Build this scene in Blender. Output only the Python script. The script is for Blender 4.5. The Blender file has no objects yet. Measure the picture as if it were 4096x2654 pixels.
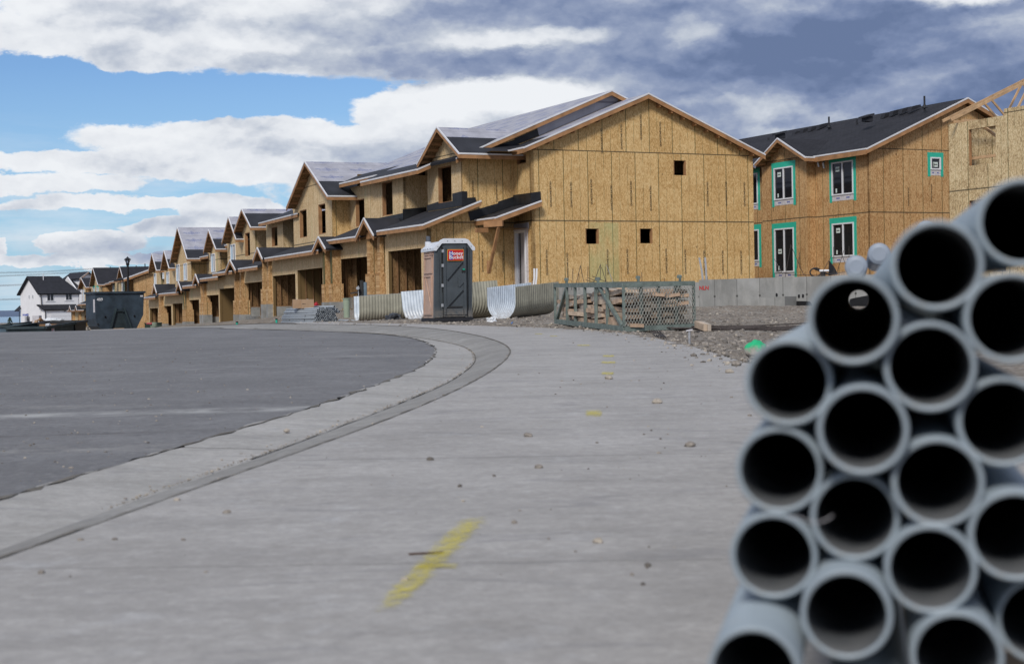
import bpy, random
from math import *
from mathutils import Vector as V, Matrix
random.seed(7)
scn = bpy.context.scene
col = scn.collection
# ---------------------------------------------------------------- camera model
f = 6258.; ZC = .95; pit = atan(107/f); rol = .019
cD = (0, cos(pit), -sin(pit)); cU0 = (0, sin(pit), cos(pit))
cR = (cos(rol), -sin(rol)*cU0[1], -sin(rol)*cU0[2]); cU = (sin(rol), cos(rol)*cU0[1], cos(rol)*cU0[2])
def ray(u, v):
    a = (u-2048)/f; b = (1327-v)/f
    d = [cD[i]+a*cR[i]+b*cU[i] for i in range(3)]
    return (d[0]/d[1], d[2]/d[1])
def P(u, v, Y):
    d = ray(u, v); return V((d[0]*Y, Y, ZC+d[1]*Y))
class Fr:
    "a building frame: t runs along the facade away from the street corner, w into the building"
    def __init__(s, x, y, a):
        s.o = (x, y); s.f = V((-sin(a), cos(a), 0)); s.g = V((cos(a), sin(a), 0))
    def pt(s, t, w, z): return V((s.o[0]+s.f.x*t+s.g.x*w, s.o[1]+s.f.y*t+s.g.y*w, z))
    def w(s, u, v, w):
        d = ray(u, v); k = (w+s.o[0]*s.g.x+s.o[1]*s.g.y)/(d[0]*s.g.x+s.g.y)
        return ((d[0]*k-s.o[0])*s.f.x+(k-s.o[1])*s.f.y, ZC+d[1]*k)
    def t(s, u, v, t):
        d = ray(u, v); k = (t+s.o[0]*s.f.x+s.o[1]*s.f.y)/(d[0]*s.f.x+s.f.y)
        return ((d[0]*k-s.o[0])*s.g.x+(k-s.o[1])*s.g.y, ZC+d[1]*k)
def lerp(a, b, k): return a+(b-a)*k
def interp(pts, y):
    if y <= pts[0][0]: return pts[0][1]
    for (a, b), (c, e) in zip(pts, pts[1:]):
        if y <= c: return b+(e-b)*(y-a)/(c-a)
    return pts[-1][1]
def sst(a, b, x):
    k = min(1, max(0, (x-a)/(b-a))); return k*k*(3-2*k)
def base(x, y):
    z = interp([(-5, -.06), (0, 0), (38, .44), (43, .475), (48, .465), (60, .33), (100, -.2), (150, -.75), (270, -.95), (400, -1.2)], y)
    z -= .0050*max(0, min(10, -x-4))*min(1, max(0, y)/20)
    if y > 48: z -= 1.1*sst(-.268, -.285, x/y)*sst(48, 70, y)*(1-sst(110, 150, y))
    return z
# ---------------------------------------------------------------- mesh helpers
class MB:
    def __init__(s): s.v = []; s.fc = []; s.uv = []; s.mi = []; s.mats = []; s.sm = []
    def m(s, mat):
        if mat not in s.mats: s.mats.append(mat)
        return s.mats.index(mat)
    def face(s, pts, mat, uv=None, smooth=False):
        n = len(s.v); s.v += [V(p) for p in pts]; s.fc.append(tuple(range(n, n+len(pts))))
        s.uv.append(uv or [(0, 0)]*len(pts)); s.mi.append(s.m(mat)); s.sm.append(smooth)
    def raw(s, vs, fs, mat, smooth=False, uvf=None):
        n = len(s.v); s.v += [V(p) for p in vs]; mi = s.m(mat)
        for q in fs:
            s.fc.append(tuple(n+i for i in q)); s.mi.append(mi); s.sm.append(smooth)
            s.uv.append([uvf(vs[i]) for i in q] if uvf else [(0, 0)]*len(q))
    def prism(s, pts, off, mat, smat=None, uvf=None):
        pts = [V(p) for p in pts]; off = V(off); q = [p+off for p in pts]
        uvf = uvf or (lambda p: (p.x+p.y*.7, p.z)); smat = smat or mat
        s.face(pts, mat, [uvf(p) for p in pts]); s.face(q[::-1], mat, [uvf(p) for p in q[::-1]])
        for i in range(len(pts)):
            j = (i+1) % len(pts); r = [pts[i], q[i], q[j], pts[j]]
            s.face(r, smat, [(uvf(r[0])[0]+k*.1, uvf(r[k])[1]) for k in range(4)])
    def box(s, c, a, b, d, mat, uvf=None):
        c, a, b, d = V(c), V(a), V(b), V(d)
        vs = [c+a*i+b*j+d*k for i in (-1, 1) for j in (-1, 1) for k in (-1, 1)]
        s.raw(vs, [(0, 1, 3, 2), (4, 6, 7, 5), (0, 4, 5, 1), (2, 3, 7, 6), (0, 2, 6, 4), (1, 5, 7, 3)], mat, uvf=uvf or (lambda p: (p.x+p.y*.7, p.z)))
    def abox(s, x0, x1, y0, y1, z0, z1, mat):
        s.box(((x0+x1)/2, (y0+y1)/2, (z0+z1)/2), ((x1-x0)/2, 0, 0), (0, (y1-y0)/2, 0), (0, 0, (z1-z0)/2), mat)
    def beam(s, p, q, w, h, mat, up=(0, 0, 1)):
        p, q = V(p), V(q); d = q-p; sd = d.cross(V(up))
        if sd.length < 1e-6: sd = d.cross(V((1, 0, 0)))
        sd.normalize(); u = sd.cross(d).normalized()
        s.box((p+q)/2, d/2, sd*w/2, u*h/2, mat)
    def tube(s, p, q, r, mat, n=8, r2=None, caps=True, smooth=True):
        p, q = V(p), V(q); d = (q-p).normalized(); a = d.orthogonal().normalized(); b = d.cross(a); r2 = r if r2 is None else r2
        vs = []
        for k in range(n):
            o = a*cos(2*pi*k/n)+b*sin(2*pi*k/n); vs += [p+o*r, q+o*r2]
        s.raw(vs, [(2*k, 2*((k+1) % n), 2*((k+1) % n)+1, 2*k+1) for k in range(n)], mat, smooth)
        if caps:
            s.raw([vs[2*k] for k in range(n)], [tuple(range(n))], mat); s.raw([vs[2*k+1] for k in range(n)], [tuple(range(n))][::-1], mat)
    def poly_tube(s, pts, r, mat, n=6):
        for a, b in zip(pts, pts[1:]): s.tube(a, b, r, mat, n)
    def hollow(s, p, q, r, ri, mat, n=32, inner=None):
        p, q = V(p), V(q); d = (q-p).normalized(); a = d.orthogonal().normalized(); b = d.cross(a); e = min(.004, (r-ri)*.3); vs = []
        prof = [(p+d*e, r), (q-d*e, r), (q, r-e), (q, ri+e), (q-d*e, ri), (p+d*e, ri), (p, ri+e), (p, r-e)]
        for k in range(n):
            o = a*cos(2*pi*k/n)+b*sin(2*pi*k/n); vs += [c+o*rr for c, rr in prof]
        m = len(prof)
        fs = lambda ids: [(m*k+i, m*((k+1) % n)+i, m*((k+1) % n)+(i+1) % m, m*k+(i+1) % m) for k in range(n) for i in ids]
        if inner: s.raw(vs, fs((0, 1, 2, 3, 5, 6, 7)), mat, True); s.raw(vs, fs((4,)), inner, True)
        else: s.raw(vs, fs(range(m)), mat, True)
    def grid(s, fn, nu, nv, mat, smooth=True, uvf=None):
        vs = [fn(i/nu, j/nv) for j in range(nv+1) for i in range(nu+1)]
        s.raw([V(p) for p in vs], [(j*(nu+1)+i, j*(nu+1)+i+1, (j+1)*(nu+1)+i+1, (j+1)*(nu+1)+i) for j in range(nv) for i in range(nu)], mat, smooth, uvf)
    def text(s, body, O, rt, up, size, mat, th=.003, align='CENTER', bold=0):
        vs, fs = textgeo(body, align, bold); rt, up = V(rt).normalized(), V(up).normalized(); nrm = rt.cross(up)
        s.raw([V(O)+rt*(p[0]*size)+up*(p[1]*size)+nrm*th for p in vs], fs, mat)
    def build(s, name, parent=None, loc=None, ex=None):
        L = V(loc) if loc is not None else (parent_loc(parent) if parent else V((0, 0, 0)))
        me = bpy.data.meshes.new(name)
        me.from_pydata([tuple(p-L) for p in s.v], [], s.fc)
        for m in s.mats: me.materials.append(m)
        me.polygons.foreach_set('material_index', s.mi); me.polygons.foreach_set('use_smooth', s.sm)
        ul = me.uv_layers.new(name='UVMap'); flat = []
        for q in s.uv:
            for a in q: flat += [a[0], a[1]]
        ul.data.foreach_set('uv', flat); me.update()
        o = bpy.data.objects.new(name, me); col.objects.link(o)
        if parent: o.parent = parent; o['_L'] = list(L)
        else: o.location = L; o['_L'] = list(L)
        if ex: ex(o)
        return o
def parent_loc(p): return V(p['_L'])
_tc = {}
def textgeo(body, align, bold=0):
    k = (body, align, bold)
    if k not in _tc:
        c = bpy.data.curves.new('lettering', 'FONT'); c.body = body; c.size = 1; c.align_x = align; c.align_y = 'CENTER'; c.resolution_u = 2; c.offset = bold
        o = bpy.data.objects.new('lettering', c); col.objects.link(o)
        dg = bpy.context.evaluated_depsgraph_get(); me = o.evaluated_get(dg).to_mesh()
        _tc[k] = ([tuple(v.co) for v in me.vertices], [tuple(p.vertices) for p in me.polygons])
        bpy.data.objects.remove(o); bpy.data.curves.remove(c)
    return _tc[k]
def tag(o, label=None, cat=None, group=None, kind=None):
    if label: o['label'] = label
    if cat: o['category'] = cat
    if group: o['group'] = group
    if kind: o['kind'] = kind
    return o
def thing(name, label, cat, loc, group=None):
    o = bpy.data.objects.new(name, None); o.empty_display_size = .2; o.location = loc; o['_L'] = list(V(loc)); col.objects.link(o)
    return tag(o, label, cat, group)
def fin(o):
    "remove the builder's private key"
    if '_L' in o: del o['_L']
# ---------------------------------------------------------------- material helpers
class N:
    def __init__(s, nt): s.nt = nt
    def n(s, typ, ins=None, **kw):
        x = s.nt.nodes.new(typ)
        for k, v in kw.items(): setattr(x, k, v)
        for k, v in (ins or {}).items(): s.set(x, k, v)
        return x
    def set(s, x, k, v):
        i = x.inputs[k]
        if hasattr(v, 'is_output') or isinstance(v, bpy.types.NodeSocket): s.nt.links.new(v, i)
        else: i.default_value = v
    def math(s, op, a, b=0., c=None, clamp=False):
        x = s.n('ShaderNodeMath', operation=op, use_clamp=clamp); s.set(x, 0, a); s.set(x, 1, b)
        if c is not None: s.set(x, 2, c)
        return x.outputs[0]
    def vm(s, op, a, b=(0, 0, 0)):
        x = s.n('ShaderNodeVectorMath', operation=op); s.set(x, 0, a)
        if op == 'SCALE': s.set(x, 'Scale', b)
        else: s.set(x, 1, b)
        return x.outputs['Value'] if op in ('LENGTH', 'DOT_PRODUCT') else x.outputs[0]
    def noise(s, vec, scale, detail=3., rough=.55, out='Fac', dist=0.):
        return s.n('ShaderNodeTexNoise', {'Vector': vec, 'Scale': scale, 'Detail': detail, 'Roughness': rough, 'Distortion': dist}).outputs[out]
    def mix(s, fac, a, b, bt='MIX'):
        x = s.n('ShaderNodeMix', data_type='RGBA', blend_type=bt); s.set(x, 0, fac); s.set(x, 6, a if not isinstance(a, tuple) else (*a[:3], 1)); s.set(x, 7, b if not isinstance(b, tuple) else (*b[:3], 1))
        return x.outputs[2]
    def rng(s, v, a, b, c=0., d=1., smooth=False):
        x = s.n('ShaderNodeMapRange', {'Value': v, 'From Min': a, 'From Max': b, 'To Min': c, 'To Max': d})
        if smooth: x.interpolation_type = 'SMOOTHSTEP'
        return x.outputs[0]
    def xyz(s, v):
        x = s.n('ShaderNodeSeparateXYZ', {0: v}); return x.outputs
    def comb(s, x=0., y=0., z=0.):
        return s.n('ShaderNodeCombineXYZ', {0: x, 1: y, 2: z}).outputs[0]
def newmat(name, rough=.7, metal=0., spec=.4):
    m = bpy.data.materials.new(name); m.use_nodes = True; nt = m.node_tree; k = N(nt); b = nt.nodes['Principled BSDF']
    b.inputs['Roughness'].default_value = rough; b.inputs['Metallic'].default_value = metal; b.inputs['Specular IOR Level'].default_value = spec
    return m, k, b
def bump(k, b, h, strength=.4, dist=.02):
    k.set(b, 'Normal', k.n('ShaderNodeBump', {'Height': h, 'Strength': strength, 'Distance': dist}).outputs[0])
def plain(name, c, rough=.6, var=.12, scale=6., metal=0., bmp=0., c2=None, spec=.4, fine=0., mud=0.):
    m, k, b = newmat(name, rough, metal, spec)
    co = k.n('ShaderNodeTexCoord').outputs['Object']
    n1 = k.noise(co, scale, 5., .6)
    lo = tuple(x*(1-var*1.6) for x in c); hi = c2 or tuple(min(1, x*(1+var*1.6)) for x in c)
    cc = k.mix(k.rng(n1, .3, .7), lo, hi)
    if fine: cc = k.mix(fine, cc, k.mix(k.noise(co, scale*14, 2.), (0, 0, 0), tuple(min(1, x*2) for x in c)))
    if mud: cc = k.mix(k.math('MULTIPLY', k.rng(k.xyz(co)[2], mud, 0.), k.rng(k.noise(co, 9., 6., .75), .35, .6)), cc, (.26, .22, .18)); cc = k.mix(k.rng(k.noise(co, 26., 5., .7), .60, .70, 0., .35), cc, (.22, .20, .17))
    k.set(b, 'Base Color', cc)
    if bmp: bump(k, b, k.noise(co, scale*4, 4.), bmp)
    return m
def osb(name, lo, mid, hi, seam=4.6, green=0., stretch=1., line=1., gbox=None):
    m, k, b = newmat(name, .75, 0, .25)
    uv = k.n('ShaderNodeTexCoord').outputs['UV']; o = k.xyz(uv); X, Y = o[0], o[1]
    n0 = k.vm('SUBTRACT', k.noise(uv, 5., 2., out='Color'), (.5, .5, .5)); uw = k.vm('ADD', uv, k.vm('SCALE', n0, .12))
    def rot(a, sx, sy):
        return k.n('ShaderNodeMapping', {'Vector': uw, 'Rotation': (0, 0, a), 'Scale': (sx, sy, 1)}).outputs[0]
    v1 = k.n('ShaderNodeTexVoronoi', {'Vector': rot(.5, 34., 15.), 'Scale': 1.}).outputs['Color']
    v2 = k.n('ShaderNodeTexVoronoi', {'Vector': rot(-.7, 28.*stretch, 12.), 'Scale': 1.}).outputs['Color']
    a1 = k.xyz(v1)[0]; a2 = k.xyz(v2)[1]
    s = k.math('MULTIPLY_ADD', k.math('ADD', a1, a2), .5, k.math('MULTIPLY_ADD', k.noise(uv, 1.1, 4.), .5, -.25))
    pv = k.n('ShaderNodeTexWhiteNoise', {'Vector': k.comb(k.math('FLOOR', k.math('DIVIDE', X, 1.22)), k.math('FLOOR', k.math('DIVIDE', Y, 3.05)))}, noise_dimensions='2D').outputs['Value']
    s = k.math('MULTIPLY_ADD', pv, .22, k.math('ADD', s, -.11))
    r = k.n('ShaderNodeValToRGB', {0: s}); e = r.color_ramp.elements
    e[0].position = .12; e[0].color = (*lo, 1); e[1].position = .85; e[1].color = (*hi, 1); q = e.new(.45); q.color = (*mid, 1)
    c = r.outputs[0]
    fx = k.math('FRACT', k.math('DIVIDE', X, 1.22)); d = k.math('ABSOLUTE', k.math('SUBTRACT', fx, .5))
    pl = k.math('GREATER_THAN', d, .5-.014)
    f3 = k.math('FRACT', k.math('DIVIDE', X, .4067)); d3 = k.math('ABSOLUTE', k.math('SUBTRACT', f3, .5))
    sl = k.math('GREATER_THAN', d3, .5-.028); brk = k.rng(k.noise(k.comb(k.math('MULTIPLY', X, 2.), Y), 1.3, 3.), .38, .55)
    ln = k.math('MAXIMUM', k.math('MULTIPLY', pl, .92*line), k.math('MULTIPLY', k.math('MULTIPLY', sl, brk), .62*line))
    hs = k.math('LESS_THAN', k.math('ABSOLUTE', k.math('SUBTRACT', Y, seam)), .03)
    hs2 = k.math('LESS_THAN', k.math('ABSOLUTE', k.math('SUBTRACT', Y, seam+3.1)), .025)
    c = k.mix(ln, c, (.075, .082, .03)); c = k.mix(k.math('MULTIPLY', k.math('MAXIMUM', hs, hs2), .8), c, (.05, .045, .03))
    if green: c = k.mix(k.math('MULTIPLY', k.rng(k.noise(k.comb(k.math('MULTIPLY', X, .8), k.math('MULTIPLY', Y, .12)), 1.2, 2.), .60, .70), green), c, (.22, .36, .16))
    if gbox:
        gm = k.math('MULTIPLY', k.math('MULTIPLY', k.rng(X, gbox[0], gbox[0]+.08), k.rng(X, gbox[1], gbox[1]-.12)), k.math('MULTIPLY', k.math('LESS_THAN', Y, gbox[2]), k.rng(k.noise(k.comb(X, k.math('MULTIPLY', Y, .4)), 1.6, 3.), .35, .65, .08, .55)))
        c = k.mix(gm, c, (.36, .44, .21))
    st = k.rng(k.noise(k.comb(k.math('MULTIPLY', X, 3.), k.math('MULTIPLY', Y, .5)), 1., 4.), .45, .8, 0., .16)
    c = k.mix(st, c, tuple(x*.55 for x in mid))
    # knots and dark flakes
    kn = k.n('ShaderNodeTexVoronoi', {'Vector': k.comb(k.math('MULTIPLY', X, 1.), k.math('MULTIPLY', Y, .6)), 'Scale': 1.3}).outputs['Distance']
    c = k.mix(k.rng(kn, .03, .05, .8, 0.), c, (.07, .04, .02))
    k.set(b, 'Base Color', c); bump(k, b, a1, .25, .01)
    return m
def felt_grey(name):
    m, k, b = newmat(name, .55, 0, .4)
    uv = k.n('ShaderNodeTexCoord').outputs['UV']; o = k.xyz(uv)
    tx = k.math('SUBTRACT', k.math('FRACT', k.math('DIVIDE', o[0], 1.9)), .5); ty = k.math('SUBTRACT', k.math('FRACT', k.math('DIVIDE', o[1], 1.15)), .42)
    a = k.math('ABSOLUTE', tx); d = k.math('ABSOLUTE', ty)
    star = k.math('MAXIMUM', k.math('MULTIPLY', k.math('LESS_THAN', k.math('ADD', k.math('MULTIPLY', a, 2.4), k.math('MULTIPLY', d, 1.)), .30), .6), k.math('MULTIPLY', k.math('LESS_THAN', a, .34), k.math('LESS_THAN', d, .055)))
    txt = k.rng(k.noise(k.comb(k.math('MULTIPLY', o[0], 9.), k.math('MULTIPLY', o[1], 12.)), 1., 2.), .46, .54)
    st2 = k.math('MULTIPLY', k.math('LESS_THAN', a, .26), k.math('LESS_THAN', k.math('ABSOLUTE', k.math('ADD', ty, .16)), .03))
    fac = k.math('MULTIPLY', k.math('MAXIMUM', star, st2), k.math('MULTIPLY_ADD', txt, .6, .4))
    base_ = k.mix(k.rng(k.noise(uv, 1.4, 5.), .35, .7), (.30, .30, .34), (.42, .42, .47))
    c = k.mix(k.math('MULTIPLY', fac, .75), base_, (.07, .10, .26))
    sm = k.math('GREATER_THAN', k.math('ABSOLUTE', k.math('SUBTRACT', k.math('FRACT', k.math('DIVIDE', o[1], 1.15)), .5)), .488)
    c = k.mix(k.math('MULTIPLY', sm, .7), c, (.12, .11, .14))
    k.set(b, 'Base Color', c); bump(k, b, k.noise(uv, 2.2, 4.), .35, .05)
    return m
def shingle(name, c1, c2):
    m, k, b = newmat(name, .85, 0, .25)
    uv = k.n('ShaderNodeTexCoord').outputs['UV']
    br = k.n('ShaderNodeTexBrick', {'Vector': uv, 'Color1': (*c1, 1), 'Color2': (*c2, 1), 'Mortar': (*[x*.45 for x in c1], 1), 'Scale': 1., 'Mortar Size': .012, 'Brick Width': .32, 'Row Height': .145})
    c = k.mix(k.rng(k.noise(uv, 1., 5.), .3, .7, 0., .45), br.outputs[0], tuple(x*1.5 for x in c2))
    k.set(b, 'Base Color', c); bump(k, b, br.outputs['Fac'], .3, .02)
    return m
def glassm(name, c=(.012, .014, .018)):
    m, k, b = newmat(name, .06, 0, .6); k.set(b, 'Base Color', (*c, 1)); return m
def asphaltm():
    m, k, b = newmat('asphalt', .85, 0, .3)
    co = k.n('ShaderNodeTexCoord').outputs['Object']; o = k.xyz(co)
    fine = k.noise(co, 45., 3., .7); med = k.noise(co, .55, 6., .62); big = k.noise(k.comb(k.math('MULTIPLY', o[0], .25), o[1]), .7, 4., .6)
    c = k.mix(k.rng(med, .3, .7), (.130, .128, .134), (.210, .207, .213))
    ag = k.noise(co, 16., 6., .8); c = k.mix(k.rng(ag, .40, .60, .45, 0.), c, (.055, .055, .058)); c = k.mix(k.rng(ag, .54, .70, 0., .5), c, (.30, .295, .285))
    c = k.mix(k.rng(fine, .3, .75, 0., .55), c, (.19, .187, .185))
    dust = k.math('MULTIPLY', k.rng(big, .60, .74), k.rng(k.noise(co, 6., 4., .7), .38, .62))
    c = k.mix(k.math('MULTIPLY', dust, .7), c, (.36, .35, .33)); c = k.mix(k.rng(k.noise(co, 1.7, 6., .72), .50, .68, 0., .5), c, (.24, .24, .245)); c = k.mix(k.rng(k.noise(co, 5., 5., .7), .60, .68, 0., .4), c, (.05, .05, .055))
    st = k.rng(k.noise(k.comb(k.math('MULTIPLY', o[0], .7), k.math('MULTIPLY', o[1], 1.)), 1.4, 3., .5), .70, .75)
    c = k.mix(k.math('MULTIPLY', st, .6), c, (.035, .034, .036))
    # pale tyre track that crosses the road towards the driveway
    w = k.math('MULTIPLY_ADD', k.noise(co, .5, 3.), .5, k.math('MULTIPLY_ADD', o[0], -.12, -13.1))
    tr = k.math('MULTIPLY', k.rng(k.math('ABSOLUTE', k.math('ADD', o[1], w)), .34, .05), k.rng(k.noise(co, 2.5, 4.), .35, .6))
    c = k.mix(k.math('MULTIPLY', tr, .85), c, (.40, .40, .39))
    w2 = k.math('MULTIPLY_ADD', k.noise(co, .4, 3.), .6, k.math('MULTIPLY_ADD', o[0], -.10, -11.2))
    tr2 = k.math('MULTIPLY', k.rng(k.math('ABSOLUTE', k.math('ADD', o[1], w2)), .10, .02), k.rng(k.noise(co, 2., 4.), .4, .6))
    c = k.mix(k.math('MULTIPLY', tr2, .6), c, (.055, .045, .04))
    k.set(b, 'Base Color', c); bump(k, b, fine, .5, .01)
    return m
def concretem(name, joints=(), c1=(.25, .245, .24), c2=(.36, .355, .35)):
    m, k, b = newmat(name, .85, 0, .3)
    co = k.n('ShaderNodeTexCoord').outputs['Object']; o = k.xyz(co)
    med = k.noise(co, .9, 6., .62); fine = k.noise(co, 30., 4., .7); st = k.noise(k.comb(k.math('MULTIPLY', o[0], .8), k.math('MULTIPLY', o[1], 2.6), 0.), 1.2, 5., .6)
    c = k.mix(k.rng(med, .3, .7), c1, c2)
    c = k.mix(k.rng(st, .48, .75, 0., .5), c, tuple(x*.68 for x in c1))
    c = k.mix(k.rng(k.noise(co, 3.1, 6., .7), .56, .72, 0., .5), c, (.52, .52, .53))
    c = k.mix(k.rng(k.noise(co, 7., 5., .75), .62, .72, 0., .45), c, tuple(x*.6 for x in c1))
    mm = k.noise(co, 13., 6., .75); c = k.mix(k.rng(mm, .40, .62, .32, 0.), c, tuple(x*.62 for x in c1)); c = k.mix(k.rng(mm, .55, .72, 0., .35), c, (.50, .49, .48)); c = k.mix(k.rng(k.noise(co, 2.4, 7., .7), .54, .66, 0., .32), c, (.24, .225, .205))
    c = k.mix(k.rng(fine, .35, .8, 0., .35), c, (.16, .155, .15))
    wob = k.math('MULTIPLY_ADD', k.noise(co, 4., 4.), .05, -.025)
    for j, wd, sl, st_ in joints:
        d = k.math('ABSOLUTE', k.math('ADD', k.math('ADD', k.math('MULTIPLY_ADD', o[0], sl, -j), o[1]), wob))
        c = k.mix(k.math('MULTIPLY', k.rng(d, wd, wd*.3), st_), c, (.10, .095, .085))
    # sweeping dark tyre marks
    tw = k.noise(k.comb(k.math('MULTIPLY', o[0], .45), k.math('MULTIPLY', o[1], 1.8), 0.), 1.1, 2., .4)
    tm = k.math('MULTIPLY', k.rng(k.math('ABSOLUTE', k.math('SUBTRACT', tw, .56)), .03, .01), k.rng(k.noise(co, 2.2, 5.), .45, .6))
    c = k.mix(k.math('MULTIPLY', tm, .26), c, (.13, .13, .145))
    k.set(b, 'Base Color', c); bump(k, b, fine, .35, .01)
    return m
def wallconc(name):
    m, k, b = newmat(name, .85, 0, .3)
    uv = k.n('ShaderNodeTexCoord').outputs['UV']; o = k.xyz(uv)
    c = k.mix(k.rng(k.noise(uv, .9, 6., .6), .3, .7), (.215, .215, .205), (.37, .37, .36))
    pv = k.n('ShaderNodeTexWhiteNoise', {'Vector': k.comb(k.math('FLOOR', k.math('DIVIDE', o[0], .93)))}, noise_dimensions='2D').outputs['Value']
    c = k.mix(k.math('MULTIPLY', pv, .5), c, (.19, .19, .18)); c = k.mix(k.rng(k.noise(k.comb(k.math('MULTIPLY', o[0], 2.), k.math('MULTIPLY', o[1], .5)), 1.5, 4.), .5, .7, 0., .45), c, (.42, .41, .39)); hd = k.vm('LENGTH', k.comb(k.math('MULTIPLY', k.math('SUBTRACT', k.math('ABSOLUTE', k.math('SUBTRACT', k.math('FRACT', k.math('DIVIDE', o[0], .93)), .5)), .5), .93), k.math('SUBTRACT', o[1], 1.13))); c = k.mix(k.rng(hd, .05, .03), c, (.05, .05, .045))
    d = k.math('GREATER_THAN', k.math('ABSOLUTE', k.math('SUBTRACT', k.math('FRACT', k.math('DIVIDE', o[0], .93)), .5)), .482)
    c = k.mix(k.math('MULTIPLY', d, .55), c, (.09, .09, .085))
    c = k.mix(k.rng(k.noise(uv, 14., 3., .6), .68, .72, 0., .7), c, (.07, .07, .065))
    k.set(b, 'Base Color', c); bump(k, b, k.noise(uv, 8., 4.), .3, .02)
    return m
def dirtm(name):
    m, k, b = newmat(name, .95, 0, .2)
    co = k.n('ShaderNodeTexCoord').outputs['Object']
    vo = k.n('ShaderNodeTexVoronoi', {'Vector': co, 'Scale': 9.}); g = k.xyz(vo.outputs['Color'])[0]
    vo2 = k.n('ShaderNodeTexVoronoi', {'Vector': co, 'Scale': 24.}); g2 = k.xyz(vo2.outputs['Color'])[1]
    c = k.mix(k.rng(k.noise(co, .7, 6., .6), .3, .7), (.165, .135, .108), (.30, .26, .215))
    c = k.mix(k.rng(g, .72, .9, 0., .7), c, (.34, .32, .29)); c = k.mix(k.rng(g2, .6, .95, 0., .55), c, (.30, .275, .25)); c = k.mix(k.rng(g2, .35, .0, 0., .5), c, (.05, .043, .038))
    k.set(b, 'Base Color', c); bump(k, b, k.math('ADD', vo.outputs['Distance'], k.noise(co, 20., 4.)), .9, .06)
    return m
def pvcm(name, c, mark=False):
    m, k, b = newmat(name, .42, 0, .45)
    co = k.n('ShaderNodeTexCoord').outputs['Object']
    cc = k.mix(k.rng(k.noise(co, 5., 5., .6), .3, .7), tuple(x*.86 for x in c), tuple(x*1.1 for x in c))
    cc = k.mix(k.rng(k.noise(co, 22., 4., .6), .62, .72, 0., .35), cc, (.30, .27, .22))
    k.set(b, 'Base Color', cc); return m
def tapem(name):
    m, k, b = newmat(name, .5, 0, .4)
    uv = k.n('ShaderNodeTexCoord').outputs['UV']; o = k.xyz(uv)
    w = k.n('ShaderNodeTexVoronoi', {'Vector': uv, 'Scale': 9.}).outputs['Distance']
    c = k.mix(k.rng(w, .1, .3, 0., .8), (.01, .30, .20), (.035, .48, .34)); k.set(b, 'Base Color', c); return m
def sprayp(name, c):
    m, k, b = newmat(name, .8, 0, .3)
    uvn = k.n('ShaderNodeTexCoord'); uv = uvn.outputs['UV']; ob = uvn.outputs['Object']; o = k.xyz(uv)
    ax = k.math('ABSOLUTE', k.math('MULTIPLY_ADD', o[0], 2., -1.)); ay = k.math('ABSOLUTE', k.math('MULTIPLY_ADD', o[1], 2., -1.))
    e = k.math('MULTIPLY', k.rng(ax, 1., .1, 0., 1., True), k.rng(ay, 1., .55, 0., 1., True))
    a = k.math('ADD', k.math('MULTIPLY', e, 1.0), k.math('MULTIPLY_ADD', k.noise(ob, 26., 8., .85), 3.4, -2.05))
    al = k.math('MULTIPLY', k.rng(a, .15, 1.1), k.rng(e, 0., .35, 0., .78))
    k.set(b, 'Base Color', (*c, 1)); k.set(b, 'Alpha', al); return m
OSBG = osb('osb_gable', (.44, .265, .10), (.59, .38, .16), (.72, .52, .26), 4.62, .0, gbox=(7.3, 8.9, 4.55))
OSBF = osb('osb_front', (.46, .31, .155), (.62, .44, .235), (.74, .58, .36), 4.62, .3, 1.6, .6)
OSBO = osb('osb_weathered', (.30, .16, .065), (.46, .27, .12), (.62, .42, .22), 5.05, .0)
OSBT = osb('osb_pale', (.30, .20, .10), (.52, .38, .20), (.70, .57, .36), 5.6, .0)
OSBI = osb('osb_inner_shaded', (.10, .052, .022), (.185, .105, .045), (.28, .175, .085), 50., .0, 1., .3)  # same board as outside, indoor shade painted in as a darker colour
LUM = plain('lumber', (.34, .178, .08), .7, .22, 2.5, fine=.2)
LUML = plain('lumber_pale', (.52, .34, .19), .7, .2, 2.5, fine=.2)
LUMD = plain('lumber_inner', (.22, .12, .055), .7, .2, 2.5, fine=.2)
WHITE = plain('white_trim', (.66, .66, .68), .45, .06, 2.)
FELTB = plain('black_felt', (.020, .021, .027), .75, .25, 1.2, bmp=.2)
FELTG = felt_grey('grey_felt')
FLASH = plain('black_membrane', (.014, .015, .018), .5, .3, 3., bmp=.3)
SHG = shingle('dark_shingle', (.014, .014, .018), (.026, .026, .032))
STAMP = plain('stamp_ink', (.07, .055, .03), .8, .3, 20.)
TAPE = tapem('green_tape'); PAPER = plain('white_paper', (.55, .53, .55), .6, .12, 9.)
VINYL = plain('white_vinyl', (.72, .73, .76), .4, .03); GLASS = glassm('dark_glass'); BLUEP = plain('pale_blue_film', (.30, .46, .58), .3, .1)
STK = plain('sticker', (.62, .70, .66), .5, .05); INK = plain('black_ink', (.02, .02, .02), .6, .1)
ASPH = asphaltm()
SIDE = concretem('sidewalk_concrete', [(8.0, .03, .02, .35), (4.93, .018, .03, .30), (12.4, .03, .0, .22), (17.5, .03, .0, .3), (25., .04, 0, .25)], (.335, .320, .305), (.46, .442, .425))
GUT = concretem('gutter_concrete', [(9.75, .03, -.1, .7), (5.8, .03, -.35, .8), (17., .04, 0, .6)], (.35, .338, .318), (.47, .452, .43))
CURB = concretem('curb_concrete', [(17., .04, 0, .6)], (.23, .22, .205), (.35, .34, .32))
FCON = wallconc('foundation_concrete'); DIRT = dirtm('dirt')
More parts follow.
